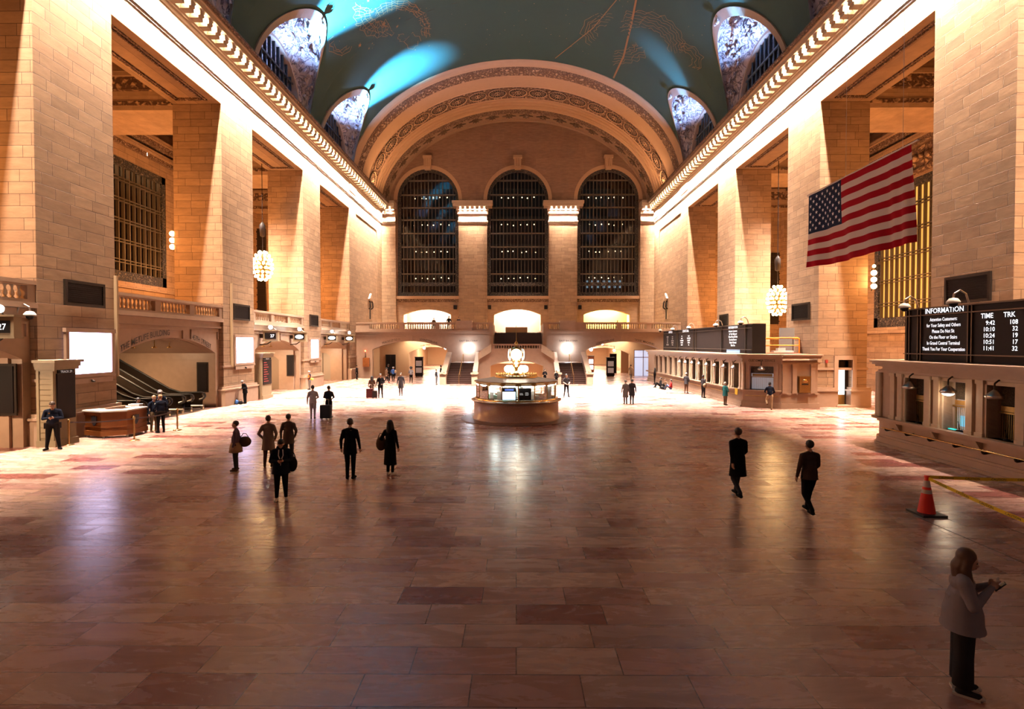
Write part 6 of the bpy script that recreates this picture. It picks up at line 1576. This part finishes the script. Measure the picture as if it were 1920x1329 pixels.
def suitcase(x, y, label, mt_, w=.46, d=.28, h=.68, rz=0):
    r = empty('suitcase', (x, y, 0), rz, label, 'suitcase')
    m = MB(); m.box(-w/2, w/2, -d/2, d/2, .07, h); m.box(-w/2-.01, w/2+.01, -d/2+.03, d/2-.03, .09, h-.02); 
    o = m.build('shell', mt_, r); b = o.modifiers.new('b', 'BEVEL'); b.width = .03; b.segments = 2
    m = MB(); [m.box(-w/2+.06+i*w*.19, -w/2+.085+i*w*.19, -d/2-.008, -d/2, .12, h-.06) for i in range(5)]; m.build('ribs', mt_, r)
    m = MB(); [m.cyl((sx*(w/2-.05), sy*(d/2-.05), .04), (sx*(w/2-.05)+.02, sy*(d/2-.05), .04), .04, .04, 10) for sx in (-1,1) for sy in (-1,1)]; m.build('wheels', RUBBER, r)
    m = MB(); m.tube([(-.12,d/2-.05,h),(-.12,d/2-.05,h+.28),(.12,d/2-.05,h+.28),(.12,d/2-.05,h)], .012, 6); m.build('handle', STEEL, r)
    return r
def handbag(c, label, col, sz=(.16,.07,.14), rz=0):
    o = MB().sphere((0,0,0), 1, 14, sc=sz).build('bag', cloth('bag_'+col, TC[col]), None, tuple(c)); o.rotation_euler = (0,0,rz); tag(o, label, 'bag')
    MB().tube([(-sz[0]*.7,0,sz[2]*.6),(-.04,0,sz[2]+.09),(.04,0,sz[2]+.09),(sz[0]*.7,0,sz[2]*.6)], .012, 6).build('strap', BLACK, o)

# officers at the desk
P = person(-17.55, 20.0, 1.84, PI+.6, 'police officer in dark uniform looking down at a phone beside the track gate', W('navy'), 'wide', ('phone','phone'), 'black', fat=1.13, bow=.5, vox=.014, badge=True, eyes=True)
phone(P, 'dark phone held by the wide-stanced officer beside the track gate')
person(-17.55, 24.5, 1.62, -PI/2+.5, 'seated dark-haired officer whose head and shoulders show above the police desk', W('navy'), sit='ledge', arms=('reach','reach'), bow=.35, hair='black', badge=True, z=.25)
q = empty('stool', (-17.55, 24.5, 0), 0, 'plain stool under the seated officer behind the police desk', 'stool'); MB().cyl((0,0,.5),(0,0,.62),.2,.2,14).build('seat', BLACK, q); MB().cyl((0,0,0),(0,0,.5),.03,.03,8).build('post', STEEL, q); MB().lathe([(0,.04),(.2,.02),(.2,0)], n=14).build('base', STEEL, q)
person(-16.75, 24.9, 1.86, -PI/2-1.0, 'tall officer in grey cap standing at the right end of the police desk', W('navy'), 'walk', ('front','front'), bow=.3, hat=('cap','grey'), badge=True, hair='grey')
person(-16.05, 23.9, 1.72, -PI/2-.5+PI, 'fair-haired officer in dark jacket near the right barrier post', W('navy'), 'stand', ('front','down'), bow=.35, hair='blond', badge=True)
person(-16.55, 24.15, 1.66, -PI/2-.3, 'person in camouflage trousers half hidden behind the fair-haired officer', W('navy'), 'stand', ('down','down'), 'camo', shoes='tan', hair='blond', bow=.3)
# north wall
P = person(-18.2, 35.6, 1.62, PI-.5, 'person in black jacket leaning on the plinth under the portrait lit screen', W('black'), 'close', ('phone','phone'), 'black', hair='grey', bow=.6, lean=.2, hem=.78, hat=('knit','grey'))
handbag((-18.5, 35.1, .16), 'small bright blue bag on the floor beside the leaning person', 'blue', (.13,.1,.16))
handbag((-18.28, 35.15, .12), 'small black bag on the floor next to the bright blue bag', 'black', (.16,.12,.12))
person(-18.1, 46.5, 1.66, PI-.9, 'worker in an orange safety vest, white cap and grey trousers beside the pier plinth', W('navy'), 'stand', ('front','down'), 'grey', vest=True, hat=('knit','cap_white'), bow=.2)
tag(MB().sphere((0,0,0),1,10,sc=(.12,.09,.11)).build('glove_bundle', cloth('lime', (.45,.7,.08)), None, (-17.8,46.3,.95)), 'lime green bundle in the hand of the orange-vested worker', 'bundle')
P = person(-10.85, 28.3, 1.80, .25, 'person in pale grey sweater and light trousers, standing left of the dark suitcase', W('lgrey'), 'close', ('down','front'), 'lgrey', shoes='grey', hair='brown', hem=.84)
P = person(-10.15, 28.75, 1.74, .05, 'person with dark jacket and dark backpack standing behind the tall dark suitcase', W('charcoal'), 'stand', ('front','front'), 'navy', hair='brown', skin=SKIN)
backpack(P, 'dark navy backpack worn by the person behind the tall suitcase', 'navy')
suitcase(-10.1, 28.15, 'tall ribbed dark hard-shell suitcase beside the pale-sweater person', mat('case_slate', (.015,.02,.025), .6, spec=.2), .55, .3, .78)
P = person(-10.75, 39.6, 1.62, .2, 'dark-haired person in dark red-black coat behind two suitcases', W('brown'), 'close', ('down','down'), 'black', hair='black', hairlen=.25, hem=.8)
suitcase(-10.8, 39.2, 'dark red suitcase standing in front of the long-haired traveller', mat('case_red', (.05,.005,.005), .6, spec=.2), .5, .3, .72); suitcase(-10.4, 39.1, 'small black cabin suitcase between the two travellers in dark clothes', mat('case_black', (.008,.008,.008), .6, spec=.2), .34, .22, .58)
P = person(-10.1, 39.55, 1.80, PI+.3, 'tall person in black with a black backpack beside the two suitcases', W('black'), 'stand', ('front','down'), 'black', hair='black')
backpack(P, 'black backpack worn by the tall person beside the suitcases', 'black')
person(-18.0, 60.0, 1.60, -PI/2, 'lone person in black coat by the north corner pier', W('black'), 'stand', ('pocket','down'), 'black', hair='black', hem=.7)
person(-13.2, 54.1, 1.60, -.6, 'person in dark red-brown jacket with one leg stepping out, near the north passage', W('brown'), 'walk', ('front','swingb'), 'black', shoes='red', hair='black', hem=.75)
person(-13.95, 58.0, 1.82, .3, 'tall person in black standing behind the red-shoed walker', W('black'), 'stand', ('down','down'), 'black', hair='black')
P = person(-12.95, 56.0, 1.60, .3, 'person in blue-grey jacket with yellow bag, near the north passage mouth', W('blue'), 'walk', ('front','swingb'), 'black', hat=('knit','cap_white'))
handbag(P['U']((.25,-.15,1.2)), 'yellow shoulder bag on the person in the blue-grey jacket', 'khaki', (.12,.1,.2))
person(-10.7, 54.1, 1.66, .1, 'woman with a large round afro walking toward the bright north passage', W('grey'), 'walk', ('front','swingb'), 'black', hair='black', afro=True)
person(-8.9, 41.0, 1.80, PI, 'slim tall figure in dark grey between the suitcases travellers and the booth', W('charcoal'), 'close', ('down','down'), 'charcoal', hair='brown', hem=.6)
person(-8.15, 57.6, 1.70, -PI/2, 'dark figure leaning at the outer parapet of the north stairs', W('black'), 'stand', ('front','front'), 'black', hair='black')
P = person(-7.85, 52.3, 1.52, -PI/2-.3, 'short person with pale bag standing at the foot of the north stair parapet', W('charcoal'), 'stand', ('down','down'), 'grey', hair='black')
# balcony
for x, y, H, lb, col in ((-8.0, 63.4, 1.74, 'person in black leaning on the far balcony rail, the one nearest the north lit doorway', 'black'), (-6.85, 63.4, 1.62, 'person in dark coat on the far balcony beside the solid stone block', 'charcoal'), (-9.9, 64.0, 1.55, 'person with blond hair on the far balcony in front of the north lit doorway', 'brown')):
    person(x, y, H, PI, lb, W(col), 'stand', ('front','front'), 'black', hair='black' if x > -9 else 'blond', z=5.6)
person(12.4, 65.5, .0+1.3, PI, 'small dark figure on the far balcony in front of the south lit doorway', W('black'), 'stand', ('front','front'), 'black', hair='black', z=5.6)
# around the stairs
person(3.78, 40.2, 1.74, PI+.2, 'person in grey top and black trousers standing legs apart just right of the booth', W('charcoal'), 'wide', ('front','front'), 'black', hair='black', sleeves=True)
person(2.85, 53.2, 1.50, PI, 'dark-dressed person beside the arch under the stair landing', W('black'), 'stand', ('phone','phone'), 'black', hair='black', hairlen=.15)
person(3.95, 52.5, 1.40, PI+.4, 'short dark-dressed person at the inner parapet of the south stairs', W('black'), 'stand', ('down','down'), 'black', hair='black')
person(7.25, 35.4, 1.62, .1, 'person in grey-brown coat, left one of the close pair right of the booth', W('grey'), 'close', ('down','down'), 'charcoal', hair='brown', hem=.5)
person(7.72, 35.6, 1.66, -.1, 'person in dark grey jacket, right one of the close pair right of the booth', W('charcoal'), 'close', ('down','down'), 'charcoal', hair='black', hem=.6)
person(13.1, 61.0, 1.65, 0, 'figure in tan coat walking out of the bright south passage', W('tan'), 'walk', ('swingf','swingb'), 'grey', hair='brown', hem=.6)
# along the far ticket counter
person(13.75, 53.0, 1.64, 1.2, 'person in black standing at the far end of the ticket counter', W('black'), 'close', ('pocket','down'), 'black', hair='black', hairlen=.2)
person(13.3, 49.2, 1.66, PI/2, 'person in dark clothes sitting on the floor, farthest of the sitting group', W('black'), sit='floor', arms=('front','front'), hair='black')
person(13.4, 48.0, 1.60, PI/2+.5, 'person with patterned brown jacket sitting on the floor in the middle of the group', W('brown'), sit='floor', arms=('front','front'), hair='brown')
person(13.5, 46.6, 1.66, PI/2-.4, 'person in a red jacket sitting on the floor by the ticket counter', W('red'), sit='floor', arms=('front','front'), trousers='denim', hair='black')
handbag((13.0, 47.3, .13), 'black holdall lying beside the people sitting on the floor', 'black', (.3,.18,.13))
person(13.75, 43.2, 1.68, -.9, 'person in dark coat and tan trousers standing at the middle of the far counter', W('charcoal'), 'stand', ('front','front'), 'brown', hair='grey', hem=.8)
P = person(13.9, 39.7, 1.70, -1.2, 'person in charcoal with a pale shoulder bag at the far counter', W('charcoal'), 'stand', ('front','down'), 'black', hair='black')
handbag(P['U']((.28,-.1,.98)), 'pale round shoulder bag hanging from the charcoal-dressed person at the counter', 'tan', (.13,.09,.17))
person(13.65, 34.9, 1.52, -1.2, 'white-haired person in a teal coat standing at the near end of the far counter', W('teal'), 'close', ('front','front'), 'brown', hair='white', hem=.72, fat=1.08)
P = person(15.35, 32.35, 1.70, -.3, 'man in khaki trousers standing on one leg at the customer service window', W('navy'), 'bent', ('reach','front'), 'khaki', shoes='brown', hair='black', skin=SKIN_D, lean=.12)
# middle of the hall
P = person(-6.0, 13.5, 1.58, PI+.1, 'woman in dark padded jacket and black leggings with white sneakers, texting with both hands', W('navy'), 'stand', ('phone','phone'), 'black', shoes='white', hair='black', bow=.65, hem=.80, fat=1.12, vox=.012, hood=True, eyes=True, legs_=None) if False else person(-6.0, 13.5, 1.60, PI+.38, 'woman in dark padded jacket and black leggings with white sneakers, texting with both hands', W('navy'), 'stand', ('phone','phone'), 'black', shoes='white', hair='black', bow=.6, hem=.78, fat=1.12, vox=.012, hood=True, eyes=True)
phone(P, 'phone in the hands of the woman with white sneakers')
m = MB()
for s in (-1, 1): m.tube([P['U']((.05*s,.10,1.45)), P['U']((.06*s,.155,1.3)), P['U']((.02*s,.2,1.2))], .012, 6)
m.tube([P['U']((0,.165,1.12)), P['U']((.01,.175,.95)), P['U']((-.02,.18,.84))], .007, 5)
tag(m.build('scarf_cord', cloth('cord_white', (.7,.68,.72))), 'white scarf ends and cord down the front of the texting woman', 'scarf')
P['m2'] = None
handbag(P['U']((-.29,-.05,1.0)), 'black shoulder bag hanging at the side of the texting woman', 'black', (.13,.1,.2))
P = person(-8.85, 16.7, 1.58, PI/2+.3, 'woman in purple-grey jacket and pale skirt with a round brown bag, side on', ('plum', (.10,.07,.11)), 'stand', ('down','hold'), 'charcoal', shoes='brown', hair='brown', skirt=('tan', .66))
handbag(P['U']((.06,-.27,1.0)), 'large round brown bag carried behind the woman in the pale skirt', 'brown', (.2,.16,.17), .3)
person(-8.05, 17.2, 1.68, .1, 'person in long taupe coat standing behind the texting woman', ('taupe', (.22,.16,.13)), 'stand', ('pocket','pocket'), 'brown', shoes='brown', hair='brown', hem=.6)
person(-7.65, 17.8, 1.66, .1, 'person in darker brown coat beside the taupe-coated one', ('umber', (.10,.07,.055)), 'stand', ('down','pocket'), 'charcoal', hair='black', hem=.7)
person(-4.92, 15.7, 1.80, 0, 'tall slim person in black long jacket walking away in the middle of the hall', W('black'), 'close', ('down','down'), 'black', hair='brown', hem=.74)
P = person(-3.85, 16.2, 1.68, -.35, 'woman with dark hair in a long black coat and white shoes', W('black'), 'close', ('pocket','down'), 'black', shoes='white', hair='black', hairlen=.22, hem=.34)
handbag(P['U']((-.34,0,.98)), 'dark brown bag on the arm of the woman in the long black coat', 'brown', (.16,.14,.22))
person(5.78, 13.9, 1.82, .1, 'tall figure in open black coat walking away right of centre', W('black'), 'walk', ('swingb','swingf'), 'charcoal', hair='brown', hem=.55)
person(6.9, 12.55, 1.74, 0, 'figure in dark brown jacket walking away, the closer one to the traffic cone', ('umber2', (.055,.035,.03)), 'walk', ('down','swingf'), 'black', hair='black', hem=.84)
P = person(5.12, 6.1, 1.66, -PI/2-.55+PI*0, 'long-haired woman in pale grey sweatshirt and dark wide trousers holding up a phone, lower right', ('pale_sweat', (.25,.22,.24)), 'close', ('phonehi','phonehi'), 'charcoal', shoes='charcoal', hair='auburn', hairlen=.34, hem=.80, fat=1.22, bow=.25, vox=.010, eyes=True)
phone(P, 'dark phone raised in the hands of the long-haired woman')
for s in (-1, 1):
    m = MB(); c = P['M']@Vector((.085*s, .1, .012)); 
    o = MB().box(-.05,.05,-.14,.12,-.012,.02).build('shoe_sole', cloth('sole_white', (.6,.55,.5)), P['o']); o.location = (.085*s, .045, .012); o.rotation_euler = (0,0,-.15*s)
    o = MB().sphere((0,0,0),1,10,sc=(.042,.045,.03)).build('toe_cap', cloth('sole_white', TC['white']), P['o']); o.location = (.085*s+.022*s, .165, .035)
m = MB()
for s in (-1, 1): m.lathe([(.098,.86),(.10,.5),(.105,.13),(.085,.13)], (.09*s,.0,0), 16)
m.build('wide_trousers', cloth('charcoal', TC['charcoal']), P['o'])

# ------------------------------------------------------------ lights
def area(name, loc, size, energy, col, direction, size_y=None, spread=None):
    l = bpy.data.lights.new(name, 'AREA'); l.energy = energy; l.color = col; l.shape = 'RECTANGLE'; l.size = size; l.size_y = size_y or size
    if spread: l.spread = spread
    o = bpy.data.objects.new(name, l); COL.objects.link(o); o.location = loc
    o.rotation_euler = Vector(direction).to_track_quat('-Z', 'Y').to_euler(); return o
def point(name, loc, energy, col, rad=.2):
    l = bpy.data.lights.new(name, 'POINT'); l.energy = energy; l.color = col; l.shadow_soft_size = rad
    o = bpy.data.objects.new(name, l); COL.objects.link(o); o.location = loc; return o
def spot(name, loc, target, energy, col, ang=60, rad=.2, blend=.6):
    l = bpy.data.lights.new(name, 'SPOT'); l.energy = energy; l.color = col; l.spot_size = math.radians(ang); l.shadow_soft_size = rad; l.spot_blend = blend
    o = bpy.data.objects.new(name, l); COL.objects.link(o); o.location = loc
    o.rotation_euler = (Vector(target)-Vector(loc)).to_track_quat('-Z', 'Y').to_euler(); return o
KW = (1, .77, .60); KA = (1, .42, .12); KB = (.30, .52, 1.0)
CORN = 38000
for s in (-1, 1):
    l = bpy.data.lights.new('cornice_bulb_row', 'AREA'); l.energy = CORN; l.color = KW; l.shape = 'RECTANGLE'; l.size = .12; l.size_y = 62; l.spread = math.radians(64)
    o = bpy.data.objects.new('cornice_bulb_row', l); COL.objects.link(o); o.location = (SX(s, 18.62), 43.5, 22.42)
    o.rotation_euler = (0, s*-.2, 0)
for s in (-1, 1):
    area('added_floor_edge_light', (SX(s, 18.45), 43.5, 22.40), .12, 36000, (1,.84,.74), (-s*.24, 0, -1), 62, math.radians(58))  # added strips, only to whiten the floor along the side walls
for x0, x1 in cols[1:3]:
    area('capital_bulbs', ((x0+x1)/2, YE-1.2, 22.6), 3.6, 11000, KW, (0, .35, -1), .15)
for x0, x1 in (cols[0], cols[3]):
    area('capital_bulbs', ((x0+x1)/2, YE-1.2, 22.6), 1.6, 6000, KW, (0, .35, -1), .15)
for s in (-1, 1):
    for j in (1, 2, 3, 4):
        yc = cents[j]
        spot('lunette_floodlight', (SX(s, 18.15), yc-.3, 23.9), (SX(s, 15.3), yc+.2, 30.0), 9000 if s < 0 else 7000, KB, 95, .12, .8)
        if s > 0: spot('sky_floodlight', (SX(s, 17.9), yc-.6, 24.0), (SX(s, 15.2), yc-2.6, 29.6), 30000, (.16,.55,1), 26, .1, 1.0)
        if s < 0: spot('sky_floodlight', (SX(s, 17.9), yc+.2, 24.0), (SX(s, 14.3), yc+.9, 30.8), 750000, (.10,.52,1), 40, .1, 1.0)
for s in (-1, 1):
    for k, (a, b) in enumerate(BAYS):
        yc = (a+b)/2; u = 24.5
        point('aisle_chandelier_glow', (SX(s, u), yc, 10.5 if s < 0 else 9), 2400, KA, .6)
for c in CH: point('chandelier_light', (c[0], c[1], c[2]), 500, (1,.6,.3), 1.0)
# vestibules on the north side
for k, (a, b) in enumerate(BAYS):
    yc = (a+b)/2
    if k != 1: area('vestibule_light', (SX(-1, 21.2), yc+1.0, 3.7), .4, 400, (1,.72,.45), (0,0,-1)); point('vestibule_lamp', (SX(-1, 21.6), yc+.2, 3.3), 260, (1,.75,.5), .15)
    else: area('escalator_light', (SX(-1, 23), yc, 3.8), .6, 400, (1,.66,.38), (0,.2,-1))
# passages and doorways
for xc in (-12.5, 12.6):
    area('passage_light', (xc, 66.5, 4.6), 3, 350, (1,.82,.6), (0,0,-1)); area('passage_light', (xc, 78, 4.2), 5, 2600, (1,.80,.56), (0,0,-1), 8); area('passage_light', (xc, 93, 4.2), 5, 3000, (1,.80,.56), (0,0,-1), 8)
    point('passage_globe', (xc+(2.6 if xc < 0 else -2.6), 66.9, 3.0), 160, (1,.9,.75), .2)
for xc in (-12.55, .15, 12.7): area('doorway_light', (xc, YE+4, 9.6), 5, 24000, (1,.80,.52) if xc < 5 else (1,.76,.22), (0,0,-1))
for sg in (-1, 1): point('landing_globe_light', (sg*5.75+.2, YB-.75, 3.55), 90, (.80,.88,1), .2)
area('ramp_light', (0, 57.6, 2.85), 5, 900, (1,.76,.48), (0,0,-1), 1.5)
area('outer_room_light', (SX(-1, 33.5), 43, 18.5), 3, 6000, (1,.62,.3), (0,0,-1), 30)
point('booth_inside', (BX, BY-1.0, 1.75), 60, (.9,1,.92), .2); point('booth_inside', (BX+.9, BY-.9, 1.75), 45, (.85,1,.9), .2); point('booth_inside', (BX-1.1, BY-.9, 1.75), 45, (.9,1,.92), .2)
point('booth_top', (BX, BY-.3, 3.0), 60, (1,.85,.6), .3)
point('ticket_lamp', Tn(3.55,-.25,2.2), 22, (1,.72,.42), .1)
for s in (-1,): 
    for y in (39.6, 44.9, 52.8, 58.3): point('sign_globe_light', (SX(-1,18.3), y-.3, 5.4), 25, (1,.9,.7), .1)

for s in (-1, 1): area('added_arch_fill', (SX(s, 17.9), 67.5, 23.9), .3, 900, (1,.56,.29), (-s*.35, 0, 1), 13)  # added warm fill that brightens the end arch band
# dim warm hall behind the photographer
w = bpy.data.worlds.new('hall_fill'); bpy.context.scene.world = w; w.use_nodes = True
w.node_tree.nodes['Background'].inputs[0].default_value = (1, .55, .42, 1); w.node_tree.nodes['Background'].inputs[1].default_value = .10

# ------------------------------------------------------------ camera
cam = bpy.data.cameras.new('camera'); cam.sensor_width = 36; cam.lens = 18.75; cam.clip_end = 400; cam.clip_start = .05
co = bpy.data.objects.new('camera', cam); COL.objects.link(co); co.location = (0, 0, 4.0)
co.rotation_euler = (math.radians(90-1.117), 0, math.radians(.458))
bpy.context.scene.camera = co
sc = bpy.context.scene
sc.view_settings.view_transform = 'Standard'; sc.view_settings.look = 'None'; sc.view_settings.gamma = 1; sc.view_settings.exposure = 0.0
sc.view_settings.use_curve_mapping = False
sc.cycles.use_denoising = True
sc.cycles.max_bounces = 6; sc.cycles.diffuse_bounces = 3; sc.cycles.glossy_bounces = 3; sc.cycles.transparent_max_bounces = 8; sc.cycles.transmission_bounces = 2
sc.cycles.sample_clamp_indirect = 4; sc.cycles.caustics_reflective = False; sc.cycles.caustics_refractive = False
